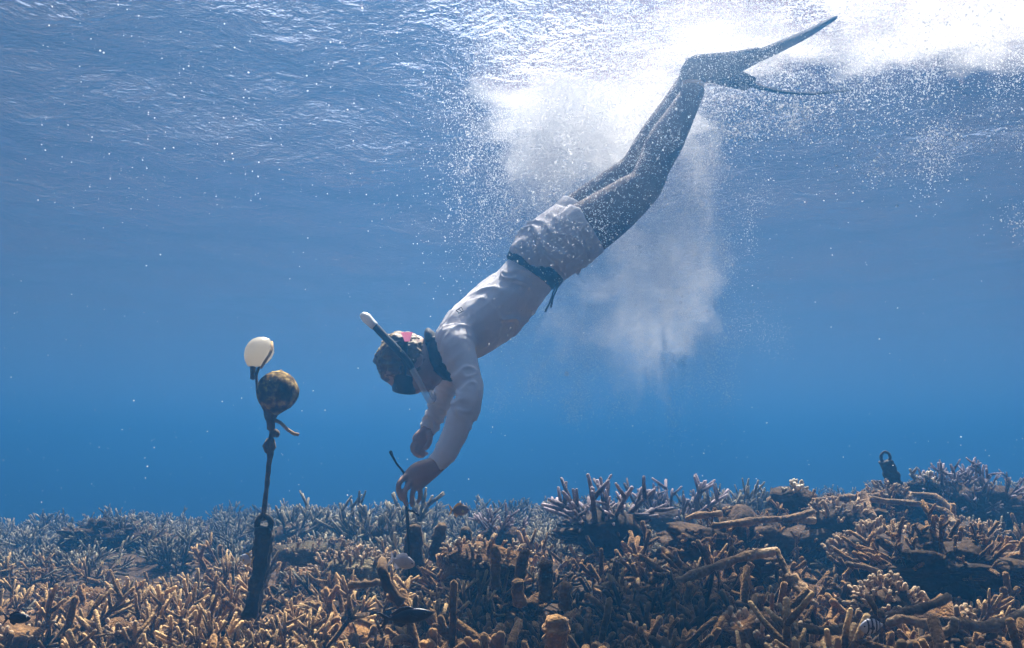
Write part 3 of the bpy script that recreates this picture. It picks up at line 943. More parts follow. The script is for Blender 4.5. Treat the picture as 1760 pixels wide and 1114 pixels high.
# ------------------------------------------------------------------ fish
def fish(px, py, d, length, height, heading, tail_up, body_mat, fin_mat, label, cat='fish', yaw=0.0, stripes=None, fork=0.6, roundness=1.0):
    """heading +1 faces right, -1 left; yaw turns the fish away from side-on"""
    root = empty('fish', at(px, py, d))
    tag(root, label, cat)
    X = (RGT * (heading * math.cos(yaw)) + FWD * math.sin(yaw)).normalized()
    X = (X * math.cos(tail_up) - UPV * math.sin(tail_up)).normalized()
    Z = (UPV - X * UPV.dot(X)).normalized()
    Y = Z.cross(X)
    o_ = at(px, py, d)
    P = lambda x, z, y=0.0: o_ + X * (x * length) + Z * (z * length) + Y * (y * length)
    h = height / length
    prof = [(-.38, .09), (-.34, .10), (-.24, .22), (-.10, .40), (.06, .49), (.20, .46), (.32, .36), (.42, .22), (.49, .06)]
    b_ = MB()
    b_.tube([P(x, 0) for x, r in prof], [r * h * length for x, r in prof], sides=16, ref=Y, rb=[r * h * length * .42 * roundness for x, r in prof])
    b_.build('body', body_mat, root)
    t_ = MB()
    t_.prism([P(-.36, .05), P(-.50, .5 * h), P(-.56, .55 * h), P(-.45, .0 + .02), P(-.43 - .1 * (1 - fork), 0), P(-.45, -.02), P(-.56, -.55 * h), P(-.50, -.5 * h), P(-.36, -.05)], Y * (.012 * length))
    t_.build('tail', fin_mat, root, smooth=False)
    t_ = MB()
    t_.prism([P(.18, .42 * h), P(.05, .66 * h), P(-.12, .64 * h), P(-.30, .34 * h), P(-.28, .12 * h), P(0, .38 * h)], Y * (.012 * length))
    t_.build('dorsal_fin', fin_mat, root, smooth=False)
    t_ = MB()
    t_.prism([P(-.02, -.42 * h), P(-.14, -.64 * h), P(-.28, -.40 * h), P(-.28, -.15 * h), P(-.1, -.3 * h)], Y * (.012 * length))
    t_.build('anal_fin', fin_mat, root, smooth=False)
    side = -1 if Y.dot(FWD) > 0 else 1
    t_ = MB()
    t_.prism([P(.20, -.02, side * .21 * h), P(.06, .06, side * .26 * h), P(.02, -.04, side * .27 * h), P(.10, -.10, side * .24 * h)], Y * (.01 * length))
    t_.build('pectoral_fin', fin_mat, root, smooth=False)
    e = MB()
    e.blob(P(.36, .08 * h, side * .125 * h * roundness), .028 * length, .028 * length, .028 * length, 10, 6)
    e.build('eye', M['eye'], root)
    for s in (stripes or []):
        q = MB()
        rr_ = [r for x, r in prof]
        k = np.interp(s, [x for x, r in prof], rr_) * h * length
        q.tube([P(s - .03, 0), P(s + .03, 0)], [k * 1.02, k * 1.02], sides=16, ref=Y, rb=[k * .44 * roundness] * 2)
        q.build('stripe', M['fish_dark'], root)
    return root
fish(790, 877, 3.0, .085, .042, 1, R(4), M['fish_brown'], M['fish_yellow'], 'small brown fish with a yellow forked tail beside the hand of the snorkeler', yaw=R(30))
fish(700, 1060, 1.5, .098, .029, 1, R(-8), M['fish_dark'], M['fish_dark'], 'slender dark blue fish gliding low over the thin branching coral', fork=0.1)
fish(692, 966, 2.0, .066, .034, 1, R(18), M['fish_pale'], M['fish_fin_pale'], 'pale silvery fish with spread fins by the dark post', yaw=R(12), roundness=.7)
fish(1500, 1076, 1.6, .062, .033, -1, R(0), M['fish_pale'], M['fish_dark'], 'small fish with dark vertical bars among the thick dead coral', yaw=R(-15), stripes=(-.22, -.08, .08, .22))
fish(424, 962, 2.45, .05, .034, -1, R(-10), M['fish_pale'], M['fish_yellow'], 'small pale fish with an orange tail beside the dark anchor bar', yaw=R(25))
fish(30, 1063, 1.5, .05, .020, 1, R(0), M['fish_dark'], M['fish_dark'], 'tiny dark fish over the coral at the left edge of the picture', fork=0.2)
# ------------------------------------------------------------------ coral
rng = random.Random(11)

def branch_mesh(name, seed, L, r, twigs, lump, sides, mat_, curve=0.25, blunt=False, forks=True, twig_r=0.8, twig_l=(0.3, 0.55)):
    q = random.Random(seed)
    b = MB()
    def stem(o, dirv, ln, rad, t0, t1, rings):
        dirv = dirv.normalized()
        side = dirv.orthogonal().normalized()
        side = Quaternion(dirv, q.uniform(0, 6.28)) @ side
        k = q.uniform(-curve, curve)
        pts, rs, ts = [], [], []
        for i in range(rings):
            u = i / (rings - 1)
            pts.append(o + dirv * (ln * u) + side * (k * ln * u * u) + Vector((0, 0, 0.12 * ln * u * u)))
            rs.append(rad * ((1.0 - 0.15 * u) if blunt else (1.05 - 0.42 * u)))
            ts.append(t0 + (t1 - t0) * u)
        e = (pts[-1] - pts[-2]).normalized()
        pts.append(pts[-1] + e * rs[-1] * 0.55); rs.append(rs[-1] * 0.72); ts.append(1.0 if t1 >= 1 else t1)
        b.tube(pts, rs, sides=sides, tips=ts, lump=lump, seed=seed)
        return pts, rs
    pts, rs = stem(Vector((0, 0, -0.02)), Vector((q.uniform(-.1, .1), q.uniform(-.1, .1), 1)), L, r, 0.0, 1.0, 6)
    for i in range(twigs):
        j = q.randint(1, 4)
        a = q.uniform(0, 6.28)
        el = q.uniform(0.5, 1.1)
        dv = Vector((math.cos(a) * math.sin(el), math.sin(a) * math.sin(el), math.cos(el)))
        stem(pts[j].copy(), dv, L * q.uniform(*twig_l), r * twig_r, 0.45, 1.0, 4)
    me = b.mesh(name)
    me.materials.append(mat_)
    return me

LIB = {
    'thin': [branch_mesh('branch', 100 + i, 0.11 + 0.012 * (i % 6), 0.0080 + 0.0006 * (i % 4), 2 + i % 3, 0.25, 7, M['thin_coral']) for i in range(12)],
    'thick': [branch_mesh('branch', 200 + i, 0.08 + 0.022 * (i % 6), 0.0098 + 0.0015 * (i % 4), 1 + i % 3, 0.45, 9, M['thick_coral'], curve=0.7, blunt=True, twig_r=0.9, twig_l=(0.2, 0.45)) for i in range(16)],
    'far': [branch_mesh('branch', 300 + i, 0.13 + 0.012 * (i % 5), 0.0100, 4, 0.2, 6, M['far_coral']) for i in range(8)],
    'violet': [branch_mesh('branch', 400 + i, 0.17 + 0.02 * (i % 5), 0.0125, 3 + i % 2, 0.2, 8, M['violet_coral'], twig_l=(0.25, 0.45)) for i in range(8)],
    'pale': [branch_mesh('branch', 500 + i, 0.09 + 0.01 * (i % 4), 0.0110, 4, 0.35, 8, M['pale_coral'], blunt=True, twig_l=(0.2, 0.4)) for i in range(6)],
    'finger': [branch_mesh('branch', 600 + i, 0.050 + 0.006 * (i % 4), 0.0085, 2, 0.3, 7, M['encrusted'], blunt=True, twig_l=(0.3, 0.5)) for i in range(6)],
    'spike': [branch_mesh('branch', 700 + i, 0.12 + 0.02 * (i % 4), 0.0090, 3, 0.15, 6, M['violet_coral'], curve=0.5) for i in range(6)],
}
def lump_mesh(name, seed, mat_, rx, ry, rz, lump=0.5, seg=14, rings=8, freq=2.0):
    b = MB()
    b.blob((0, 0, 0), rx, ry, rz, seg, rings, lump=lump, seed=seed, freq=freq)
    me = b.mesh(name)
    me.materials.append(mat_)
    return me
BASES = {'thin': [lump_mesh('base', i, M['rock'], .07, .07, .035) for i in range(4)],
         'thick': [lump_mesh('base', 10 + i, M['thick_coral'], .075, .07, .05, 0.8) for i in range(5)],
         'far': [lump_mesh('base', 20 + i, M['rock'], .11, .10, .06) for i in range(3)]}

def orient(tilt, az, spin):
    return (Matrix.Rotation(az, 4, 'Z') @ Matrix.Rotation(tilt, 4, 'Y') @ Matrix.Rotation(spin, 4, 'Z'))

def colony(x, y, kind, n, size, label, group, cat='coral', base=None, spread=0.06, tilt=(0.0, 1.0), dz=0.0, name='staghorn_coral', q=rng, slots=None, base_size=None):
    z = ground(x, y) + dz
    root = empty(name, (x, y, z))
    tag(root, label, cat, group)
    if base:
        o = bpy.data.objects.new('base', q.choice(BASES[base]))
        C.objects.link(o); o.parent = root
        o.rotation_euler = (0, 0, q.uniform(0, 6.28))
        bs = base_size or size * q.uniform(0.9, 1.3)
        o.scale = (bs, bs, bs)
    for i in range(n):
        o = bpy.data.objects.new('branch', q.choice(LIB[kind]))
        C.objects.link(o); o.parent = root
        az = q.uniform(0, 6.28)
        rr = spread * size * math.sqrt(q.random())
        ti = tilt[0] + (tilt[1] - tilt[0]) * q.random() ** 0.8
        s = size * q.uniform(0.75, 1.25)
        o.matrix_local = Matrix.Translation((math.cos(az) * rr, math.sin(az) * rr, q.uniform(-.01, .02) * size)) @ orient(ti, az + q.uniform(-.5, .5), q.uniform(0, 6.28)) @ Matrix.Scale(s, 4)
    return root

taken = []
def free(x, y, gap):
    for (a, b, g) in taken:
        if (a - x) ** 2 + (b - y) ** 2 < (0.5 * (gap + g)) ** 2:
            return False
    taken.append((x, y, gap))
    return True

def cover(root, kind, n, rx, ry, rz, size, q, low=0.05, lean=0.25, centre=(0, 0, 0)):
    """branches as children all over the upper side of a lump, pointing outwards"""
    for i in range(n):
        zc = q.uniform(low, 1.0)
        a = q.uniform(0, 6.28)
        h = math.sqrt(max(0.0, 1 - zc * zc))
        u = Vector((h * math.cos(a), h * math.sin(a), zc))
        nn = Vector((u.x / rx, u.y / ry, u.z / rz)).normalized() + Vector((q.uniform(-lean, lean), q.uniform(-lean, lean), q.uniform(0, lean)))
        o = bpy.data.objects.new('branch', q.choice(LIB[kind]))
        C.objects.link(o); o.parent = root
        rot = nn.to_track_quat('Z', 'Y').to_matrix().to_4x4() @ Matrix.Rotation(q.uniform(0, 6.28), 4, 'Z')
        o.matrix_local = Matrix.Translation(Vector(centre) + Vector((u.x * rx, u.y * ry, u.z * rz)) * 0.97) @ rot @ Matrix.Scale(size * q.uniform(.7, 1.3), 4)

def dome(px, top, d, rx, ry, rz, kind, n, size, label, name, mat_='rock', low=0.05, lean=0.25):
    q = random.Random(int(px + top * 3))
    p = at(px, top, d)
    root = empty(name, (p.x, p.y, p.z - rz - 0.04 * size))
    tag(root, label, 'coral')
    b = MB()
    b.blob((0, 0, 0), rx, ry, rz, 22, 14, lump=0.35, seed=px * .01, freq=2.2)
    me = b.mesh('base'); me.materials.append(M[mat_])
    o = bpy.data.objects.new('base', me); C.objects.link(o); o.parent = root
    cover(root, kind, n, rx, ry, rz, size, q, low, lean)
    taken.append((p.x, p.y, max(rx, ry)))
    return root

# joined colonies for the distance: one continuous bush each
def bush_mesh(seed, kind, n, spread, tilt):
    q = random.Random(seed)
    vs, fs, ts = [], [], []
    for i in range(n):
        me = q.choice(LIB[kind])
        az = q.uniform(0, 6.28)
        rr = spread * math.sqrt(q.random())
        mm = Matrix.Translation((math.cos(az) * rr, math.sin(az) * rr, q.uniform(-.02, .02))) @ orient(tilt * q.random() ** 0.7, az + q.uniform(-.6, .6), q.uniform(0, 6.28)) @ Matrix.Scale(q.uniform(.7, 1.2), 4)
        b = len(vs)
        vs += [tuple(mm @ v.co) for v in me.vertices]
        fs += [tuple(b + k for k in p.vertices) for p in me.polygons]
        a = [0.0] * len(me.vertices)
        me.attributes['tip'].data.foreach_get('value', a)
        ts += a
    me = bpy.data.meshes.new('coral_bush')
    me.from_pydata(vs, [], fs)
    me.polygons.foreach_set('use_smooth', [True] * len(fs))
    at_ = me.attributes.new('tip', 'FLOAT', 'POINT')
    at_.data.foreach_set('value', ts)
    me.materials.append(LIB[kind][0].materials[0])
    return me
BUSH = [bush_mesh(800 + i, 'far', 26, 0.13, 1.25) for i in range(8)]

# hero colonies
def base_at(px, py, d=None):
    d = d or hit(px, py)
    p = at(px, py, d)
    return p.x, p.y, d
def hero(px, d, size, kind, n, label, tilt, top, base='far', spread=0.09, name='staghorn_coral', height=1.0, base_size=None):
    """stands at distance d below picture spot px with its top reaching about top"""
    p = at(px, top, d)
    q = random.Random(int(px * 7 + d * 100))
    z = p.z - height
    dz = z - ground(p.x, p.y)
    taken.append((p.x, p.y, 0.18))
    return colony(p.x, p.y, kind, n, size, label, None, base=base, spread=spread, tilt=tilt, dz=dz, name=name, q=q, base_size=base_size)

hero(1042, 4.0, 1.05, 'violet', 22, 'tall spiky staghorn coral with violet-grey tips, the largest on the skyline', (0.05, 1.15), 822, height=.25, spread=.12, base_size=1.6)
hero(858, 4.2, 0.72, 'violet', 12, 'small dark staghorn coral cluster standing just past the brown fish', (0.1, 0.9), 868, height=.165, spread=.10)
hero(1357, 3.8, 0.85, 'pale', 13, 'pale knobbly antler coral standing alone above the encrusted bars', (0.0, 0.85), 812, height=.125, spread=.04)
hero(1585, 4.2, 0.70, 'pale', 8, 'small pale-tipped antler coral to the right of the leaning iron bar', (0.0, 0.7), 802, height=.105, spread=.05)
hero(1625, 4.3, 0.95, 'spike', 22, 'dark spiky coral clump beside the small pale-tipped antler coral', (0.0, 1.1), 805, height=.14, spread=.10, name='spiky_coral', base_size=1.2)
dome(1688, 822, 4.25, .24, .16, .13, 'spike', 60, 0.85, 'broad dark spiky coral fan at the right end of the skyline', 'spiky_coral')
dome(1524, 826, 3.85, .10, .09, .085, 'finger', 60, 0.62, 'rounded knobbly coral growing at the foot of the leaning iron bar', 'knobbly_coral')
dome(1515, 900, 3.15, .185, .15, .10, 'finger', 110, 0.85, 'broad dome of stubby coral fingers overhanging a dark hollow', 'finger_coral', low=-.05)
dome(1518, 992, 2.42, .085, .08, .06, 'finger', 60, 0.72, 'smaller pale clump of coral fingers below the broad dome', 'finger_coral')
dome(1440, 858, 3.55, .13, .11, .07, 'finger', 70, 0.75, 'knobbly brown coral mound at the left end of the encrusted bars', 'knobbly_coral')
dome(1665, 890, 3.6, .14, .11, .06, 'finger', 60, 0.65, 'flat knobbly coral at the lower ends of the bent bars', 'knobbly_coral')
dome(830, 925, 3.0, .16, .12, .07, 'finger', 60, 0.7, 'brown knobbly coral mound behind the first upright stump', 'knobbly_coral', 'thick_coral')
dome(540, 922, 3.5, .19, .09, .05, 'finger', 70, 0.5, 'long low coral ridge with a pale crest behind the anchor bar', 'coral_ridge', 'far_coral')
dome(610, 945, 3.3, .16, .13, .06, 'finger', 60, 0.7, 'pale bristly coral mound left of the dark post-like stump', 'knobbly_coral', 'far_coral')
hero(655, 4.3, 1.0, 'far', 34, 'bushy pale staghorn thicket behind the gripping hand', (0.0, 1.2), 862, height=.17, spread=.20)
hero(505, 4.6, 1.0, 'far', 26, 'bushy staghorn coral on the skyline beside the mooring rope', (0.0, 1.2), 872, height=.16, spread=.18)
hero(1250, 5.0, 1.0, 'far', 34, 'row of upright grey staghorn tips on the skyline between two taller corals', (0.0, 0.8), 845, height=.15, spread=.30)
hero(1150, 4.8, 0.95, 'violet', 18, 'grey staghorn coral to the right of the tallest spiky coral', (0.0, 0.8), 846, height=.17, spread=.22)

# dead upright stumps, logs and encrusted bars
def stump(pts, radii, label, name='dead_coral_stump', mat_='thick_coral', cat='coral', sides=12, lump=0.45, group=None):
    b = MB()
    rows = densify([(x, y, d, r) for (x, y, d), r in zip(pts, radii)], 4)
    p, a, _ = sec(rows)
    n = len(p)
    b.tube(p, a, sides=sides, lump=lump, seed=pts[0][0] * .13, tips=[i / n for i in range(n)])
    o = b.build(name, M[mat_])
    tag(o, label, cat, group)
    taken.append((p[-1].x, p[-1].y, 0.06))
    return o
stump([(853, 1010, 2.3), (851, 985, 2.3), (852, 955, 2.3), (848, 943, 2.3)], [.016, .015, .014, .012], 'thin upright dead coral stump, first of the three in a row')
stump([(890, 1005, 2.3), (894, 985, 2.3), (898, 962, 2.3), (906, 946, 2.3)], [.018, .016, .017, .013], 'upright dead coral stump with a bent tip, middle of the three in a row')
stump([(939, 1030, 2.25), (939, 1000, 2.25), (938, 975, 2.25), (937, 966, 2.25)], [.022, .020, .021, .018], 'thick upright dead coral stump, last of the three in a row')
stump([(893, 1040, 2.05), (891, 1015, 2.05), (889, 998, 2.05)], [.017, .018, .014], 'short rounded dead coral stump in front of the three upright ones')
stump([(972, 1045, 2.1), (971, 1022, 2.1), (972, 1002, 2.1)], [.020, .018, .015], 'short upright dead coral stump beside the long diagonal branch')
stump([(958, 1140, 1.7), (955, 1105, 1.7), (956, 1078, 1.7), (957, 1064, 1.7)], [.030, .027, .031, .020], 'broad mushroom-shaped dead coral stump with an orange algae cap', sides=16)
stump([(712, 985, 3.3), (711, 950, 3.3), (713, 920, 3.3), (715, 905, 3.3)], [.045, .038, .034, .022], 'dark upright post-like coral stump behind the wire', mat_='rock')
stump([(752, 960, 3.4), (752, 935, 3.4), (755, 915, 3.4), (762, 902, 3.4)], [.045, .032, .028, .020], 'dark forked-looking coral stump right of the post-like one', mat_='rock')
stump([(802, 945, 3.5), (801, 925, 3.5), (800, 908, 3.5)], [.03, .028, .020], 'short dark coral stump below the small dark staghorn cluster', mat_='rock')
stump([(690, 1035, 2.0), (668, 1010, 2.0), (659, 985, 2.0), (657, 962, 2.05)], [.014, .013, .013, .011], 'bent dead branch rising above the thin pale-tipped corals', mat_='rock')

def bar(pts, r, label, mat_='encrusted', name='encrusted_bar', cat='bar'):
    rs = [r] * len(pts) if not isinstance(r, (list, tuple)) else r
    return stump(pts, [q * (0.78 if name == 'dead_coral_branch' else 0.9) for q in rs], label, name, mat_, cat, 10, 0.7, None)
bar([(1385, 862, 3.7), (1440, 857, 3.72), (1500, 853, 3.75), (1525, 852, 3.75)], .016, 'straight encrusted bar along the skyline from the knobbly mound to the iron bar')
bar([(1497, 858, 3.5), (1550, 864, 3.5), (1605, 871, 3.5), (1632, 886, 3.45), (1640, 900, 3.4)], .015, 'encrusted bar bending down at its right end, lower of the two bent bars')
bar([(1552, 851, 3.8), (1600, 853, 3.8), (1622, 862, 3.75), (1640, 890, 3.7)], .015, 'encrusted bar bending down at its right end, upper of the two bent bars')
bar([(1485, 850, 3.6), (1490, 868, 3.55), (1496, 892, 3.5)], .024, 'short thick encrusted post joining the bars')
bar([(1225, 905, 3.3), (1290, 896, 3.3), (1340, 892, 3.32), (1400, 894, 3.35)], .015, 'long thin encrusted bar lying level across the dark reef face')
bar([(1345, 894, 3.2), (1375, 888, 3.2), (1400, 880, 3.2)], .016, 'short pale encrusted bar resting on the long level one')
bar([(1180, 893, 3.4), (1200, 886, 3.4), (1240, 884, 3.4)], .014, 'short encrusted rod left of the long level bar')
bar([(1165, 998, 2.5), (1215, 980, 2.5), (1265, 962, 2.52), (1335, 945, 2.55)], [.017, .019, .018, .016], 'long rough diagonal branch lying in front of the dark reef face', name='dead_coral_branch', cat='coral')
bar([(1335, 945, 2.4), (1352, 985, 2.35), (1372, 1015, 2.3), (1402, 1042, 2.25)], [.012, .011, .011, .013], 'thin branch sloping down from the long diagonal one', name='dead_coral_branch', cat='coral')
bar([(1350, 990, 2.35), (1372, 1008, 2.33), (1388, 1025, 2.3)], [.024, .028, .022], 'stout pale branch stub wedged beside the thin sloping branch', name='dead_coral_branch', cat='coral')
bar([(1455, 970, 2.6), (1485, 974, 2.6), (1515, 985, 2.6)], [.012, .012, .011], 'smooth pale rod above the smaller finger coral clump', name='dead_coral_branch', cat='coral')
bar([(1535, 955, 3.0), (1565, 953, 3.0), (1600, 957, 3.0)], [.015, .017, .013], 'pale rod lying in the dark hollow under the dome', name='dead_coral_branch', cat='coral')
bar([(1520, 1060, 1.95), (1560, 1052, 1.95), (1600, 1042, 1.95), (1632, 1025, 1.95)], [.013, .014, .015, .013], 'long dead branch pointing up right behind the barred fish', name='dead_coral_branch', cat='coral')
bar([(1525, 1072, 1.85), (1550, 1063, 1.85), (1590, 1074, 1.85), (1628, 1092, 1.85)], [.013, .015, .014, .011], 'arched dead branch just right of the barred fish', name='dead_coral_branch', cat='coral')
bar([(1560, 1114, 1.75), (1600, 1098, 1.75), (1635, 1080, 1.75), (1640, 1063, 1.75)], [.013, .013, .014, .012], 'elbow-shaped dead branch at the bottom right of the picture', name='dead_coral_branch', cat='coral')
bar([(1645, 1070, 1.9), (1690, 1078, 1.9), (1730, 1068, 1.9), (1765, 1050, 1.9)], [.016, .018, .017, .014], 'sagging dead branch at the right edge of the picture', name='dead_coral_branch', cat='coral')
bar([(1345, 1076, 1.9), (1380, 1078, 1.9), (1420, 1086, 1.9), (1460, 1078, 1.9)], [.012, .014, .013, .012], 'long low dead branch to the left of the barred fish', name='dead_coral_branch', cat='coral')
bar([(1655, 968, 2.7), (1700, 960, 2.7), (1765, 956, 2.7)], [.018, .018, .018], 'level encrusted branch reaching the right edge of the picture', name='dead_coral_branch', cat='coral')
bar([(600, 1008, 2.2), (630, 1003, 2.2), (660, 1000, 2.2)], [.013, .014, .012], 'level dead rod left of the bent dead branch', name='dead_coral_branch', cat='coral')
# dark slabs at the left skyline and rocks that carry the right side
def rock(px, py, d, rx, ry, rz, label, seed, name='coral_rock', lump=0.7, kind='thick', n=40, size=0.55):
    b = MB()
    b.blob((0, 0, 0), rx, ry, rz, 40, 24, lump=lump, seed=seed, freq=3.0)
    me = b.mesh(name)
    me.materials.append(M['rock'])
    o = link(name, me, None, at(px, py, d))
    tag(o, label, 'rock')
    cover(o, kind, n, rx * .95, ry * .95, rz * .92, size, random.Random(int(seed * 100)), -0.2, 0.7)
    return o
rock(180, 922, 4.6, .20, .14, .075, 'long dark overhanging coral slab on the skyline at the left', 1.3, kind='far', n=46, size=0.42)
rock(262, 930, 4.6, .10, .10, .05, 'small dark rock right of the long dark slab', 4.1, kind='far', n=18, size=0.4)
rock(1440, 912, 3.75, .32, .20, .11, 'dark rock under the knobbly mound and bars', 7.7, n=100)
rock(1650, 915, 4.3, .34, .20, .15, 'dark rock carrying the spiky corals at the right', 9.2, n=100)
rock(1280, 952, 3.6, .34, .22, .13, 'dark reef face below the long level bar', 2.6, n=100)
rock(1040, 915, 4.05, .2, .15, .08, 'dark rock under the tall spiky staghorn coral', 5.5, n=20, kind='far', size=.5)
rock(1303, 968, 2.9, .08, .07, .045, 'pale rounded rock sitting above the long diagonal branch', 6.6, lump=0.3, n=14, kind='finger', size=.5)
rock(1620, 975, 2.75, .24, .18, .09, 'dark rock beside the smaller finger coral', 3.9, n=90, size=.55)

# the thicket: colony after colony, each described by the landmark it stands nearest to
MARKS = {'near': [('bottom left corner', 40, 1085), ('left edge of the picture', 30, 985), ('tiny dark fish', 150, 1060), ('gap left of the anchor', 260, 990), ('bottom edge before the anchor', 290, 1090),
                  ('foot of the anchor bar', 430, 1050), ('right side of the anchor bar', 520, 1000), ('slender dark blue fish', 690, 1065), ('gap between fish and anchor', 570, 1075), ('pale silvery fish', 680, 985),
                  ('row of three upright stumps', 880, 1000), ('mushroom-shaped stump', 940, 1085), ('bottom edge before the stumps', 810, 1085), ('foot of the diagonal branch', 1120, 1010), ('bottom edge past the mushroom', 1080, 1090),
                  ('thin sloping branch', 1360, 1010), ('bottom edge under the branch', 1240, 1085), ('long low branch', 1400, 1085), ('barred fish', 1505, 1080), ('smaller finger coral', 1490, 1010),
                  ('elbow-shaped branch', 1620, 1080), ('right edge of the picture', 1730, 1010), ('bottom right corner', 1730, 1095)],
         'far': [('far left skyline', 60, 925), ('long dark slab', 190, 910), ('small dark slab rock', 290, 920), ('skyline left of the rope', 390, 905), ('pale-crested coral ridge', 540, 925), ('skyline right of the rope', 520, 880),
                 ('gripping hand', 680, 890), ('dark post-like stump', 720, 930), ('brown fish', 790, 900), ('small dark staghorn cluster', 860, 905), ('knobbly brown mound', 850, 930), ('dark rock below it', 990, 930), ('tallest spiky coral', 1040, 890),
                 ('grey staghorn coral', 1150, 880), ('long level bar', 1290, 905), ('row of upright grey tips', 1250, 865), ('pale antler coral', 1357, 860), ('knobbly mound', 1440, 890), ('leaning iron bar', 1540, 850), ('spiky corals', 1640, 850), ('right edge of the skyline', 1740, 880)]}
ORD = 'first second third fourth fifth sixth seventh eighth ninth tenth eleventh twelfth thirteenth fourteenth fifteenth sixteenth seventeenth eighteenth nineteenth twentieth'.split()
KIND = {'thin': 'thin pale-tipped coral', 'thick': 'stubby algae-covered coral', 'finger': 'low finger coral', 'far': 'bushy staghorn coral'}
GROUP = {'thin': 'thin corals of the near thicket', 'thick': 'stubby dead corals of the near rubble', 'finger': 'low finger corals of the near reef', 'far': 'bushy corals of the far reef'}
made = []
tries = 0
n_near = n_far = 0
while tries < 12000 and n_near < 310:
    tries += 1
    y = 1.42 + 2.6 * rng.random() ** 1.2
    x = rng.uniform(-0.70, 0.70) * y
    px, py, d = proj((x, y, ground(x, y)))
    if py < 925:
        continue
    edge = 800 + 80 * mnoise.noise(Vector((y * 2, 0, 0)))
    kind = 'thin' if px < edge else 'thick'
    if kind == 'thick' and rng.random() < 0.08 or kind == 'thin' and rng.random() < 0.30:
        kind = 'thick' if kind == 'thin' else 'thin'
    hole = mnoise.noise(Vector((x * 3.1, y * 3.1, 5.5)))
    if hole < -0.30 or not free(x, y, 0.100 + 0.02 * (y - 1.5)):
        continue
    n_near += 1
    if rng.random() < 0.10:
        kind = 'finger'
        o = colony(x, y, 'finger', rng.randint(16, 26), rng.uniform(0.6, 1.0), 'x', GROUP['finger'], base='thick', tilt=(0.0, 1.5), spread=.09, name='finger_coral', dz=rng.uniform(.0, .05))
    elif kind == 'thin':
        o = colony(x, y, 'thin', rng.randint(7, 11), rng.uniform(0.55, 1.05), 'x', GROUP['thin'], base='thin', tilt=(0.0, 1.45), spread=.075, dz=rng.uniform(-.03, .03))
    else:
        o = colony(x, y, 'thick', rng.randint(6, 11), rng.uniform(0.5, 0.95), 'x', GROUP['thick'], base='thick', tilt=(0.0, 1.65), spread=.10, name='stubby_coral', dz=rng.uniform(-.02, .03))
    made.append((o, kind, 'near', px, py))
tries = 0
while tries < 20000 and n_far < 250:
    tries += 1
    y = 2.9 + 5.2 * rng.random() ** 0.9
    x = rng.uniform(-0.78, 0.78) * y
    px, py, d = proj((x, y, ground(x, y)))
    if py > 975 or not free(x, y, 0.20 + 0.03 * (y - 3)):
        continue
    n_far += 1
    root = bpy.data.objects.new('staghorn_coral', rng.choice(BUSH))
    C.objects.link(root)
    s = rng.uniform(0.6, 1.05) * (0.8 if y < 4.2 else 1.0)
    root.matrix_basis = Matrix.Translation((x, y, ground(x, y) - 0.01)) @ Matrix.Rotation(rng.uniform(0, 6.28), 4, 'Z') @ Matrix.Scale(s, 4)
    made.append((root, 'far', 'far', px, py))
bins = {}
for o, kind, zone, px, py in made:
    lm = min(MARKS[zone], key=lambda q: (q[1] - px) ** 2 + 2.5 * (q[2] - py) ** 2)[0]
    bins.setdefault((kind, lm), []).append((px, o, py))
for (kind, lm), rows in bins.items():
    rows.sort(key=lambda q: -q[2])
    k = max(1, min(5, round(len(rows) / 6)))
    for r_ in range(k):
        part_ = sorted(rows[len(rows) * r_ // k:len(rows) * (r_ + 1) // k], key=lambda q: q[0])
        for i, (px, o, py) in enumerate(part_):
            lab = KIND[kind] + ' by the ' + lm
            if len(part_) > 1:
                lab += ', ' + ORD[min(i, 19)] + ' from left'
            if k > 1:
                lab += ', ' + (['front', 'back'] if k == 2 else ['front', 'second', 'back'] if k == 3 else ['front', 'second', 'third', 'back'] if k == 4 else ['front', 'second', 'third', 'fourth', 'back'])[r_] + ' row'
            tag(o, lab, 'coral', GROUP[kind])

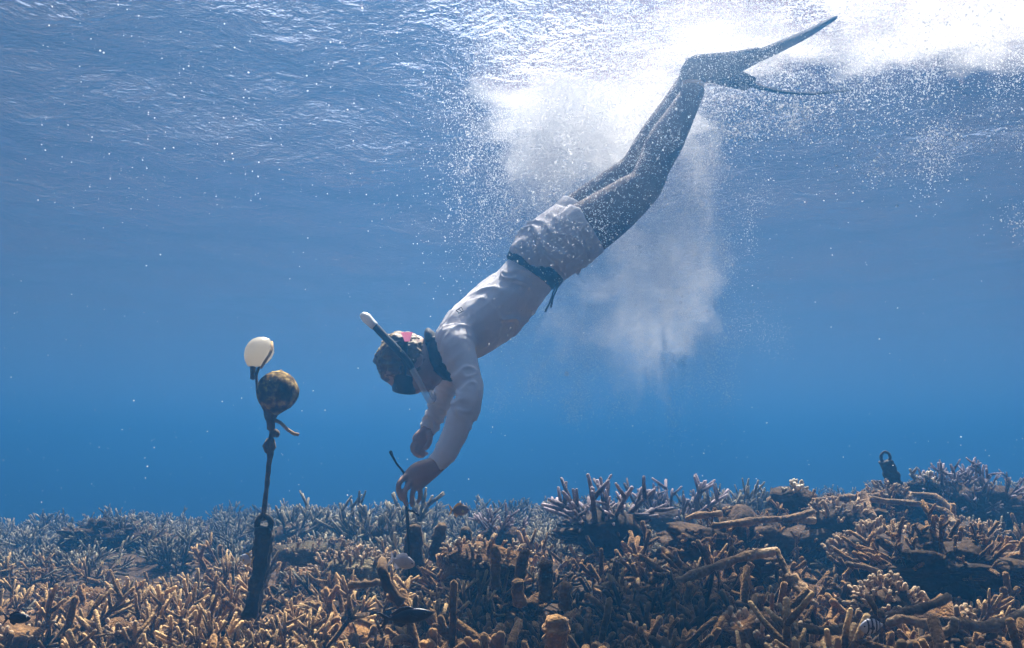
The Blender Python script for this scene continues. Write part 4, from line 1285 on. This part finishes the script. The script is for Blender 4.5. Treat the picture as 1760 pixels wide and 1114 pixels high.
# broken branches that litter the floor: nobody could count them
def rubble(name, kinds, n, area, scale, seed, mat_=None):
    q = random.Random(seed)
    src = []
    for me in kinds:
        v = np.empty(len(me.vertices) * 3); me.vertices.foreach_get('co', v); v = v.reshape(-1, 3)
        t_ = np.empty(len(me.vertices)); me.attributes['tip'].data.foreach_get('value', t_)
        src.append((v, [tuple(p.vertices) for p in me.polygons], t_))
    vs, fs, ts, off = [], [], [], 0
    for i in range(n):
        x, y = area(q)
        v, f, t_ = q.choice(src)
        ti = q.uniform(0.35, 1.75)
        mm = np.array(Matrix.Translation((x, y, ground(x, y) + q.uniform(-.005, .035))) @ orient(ti, q.uniform(0, 6.28), q.uniform(0, 6.28)) @ Matrix.Scale(q.uniform(*scale), 4))
        vs.append(v @ mm[:3, :3].T + mm[:3, 3])
        fs += [tuple(off + k for k in p) for p in f]
        ts.append(t_)
        off += len(v)
    me = bpy.data.meshes.new(name)
    me.from_pydata(np.concatenate(vs).tolist(), [], fs)
    me.polygons.foreach_set('use_smooth', [True] * len(fs))
    a = me.attributes.new('tip', 'FLOAT', 'POINT')
    a.data.foreach_set('value', np.concatenate(ts))
    me.materials.append(M[mat_] if mat_ else kinds[0].materials[0])
    return tag(link(name, me), kind='stuff')
def area_thin(q):
    y = 1.4 + 2.4 * q.random()
    return (q.uniform(-0.95, -0.02) * y, y)
def area_thick(q):
    y = 1.4 + 2.4 * q.random()
    return (q.uniform(-0.08, 0.95) * y, y)
def area_far(q):
    y = 3.2 + 5.0 * q.random()
    return (q.uniform(-0.9, 0.9) * y, y)
RUB_THIN = [branch_mesh('branch', 900 + i, 0.12, 0.009, 1 + i % 2, 0.3, 5, M['thin_coral']) for i in range(6)]
RUB_THICK = [branch_mesh('branch', 920 + i, 0.13, 0.013, i % 2, 0.5, 6, M['thick_coral'], blunt=True, curve=0.6) for i in range(6)]
RUB_FAR = [branch_mesh('branch', 940 + i, 0.14, 0.010, 2, 0.2, 5, M['far_coral']) for i in range(6)]
rubble('coral_rubble', RUB_THIN, 2000, area_thin, (0.35, 0.8), 1, 'rock')  # coral pieces coloured dark to deepen the shade between colonies
rubble('coral_rubble', RUB_THICK, 2300, area_thick, (0.35, 0.85), 2, 'rock')  # same dark colour, for the shaded gaps on this side
rubble('coral_rubble', RUB_FAR, 2400, area_far, (0.4, 0.9), 3)
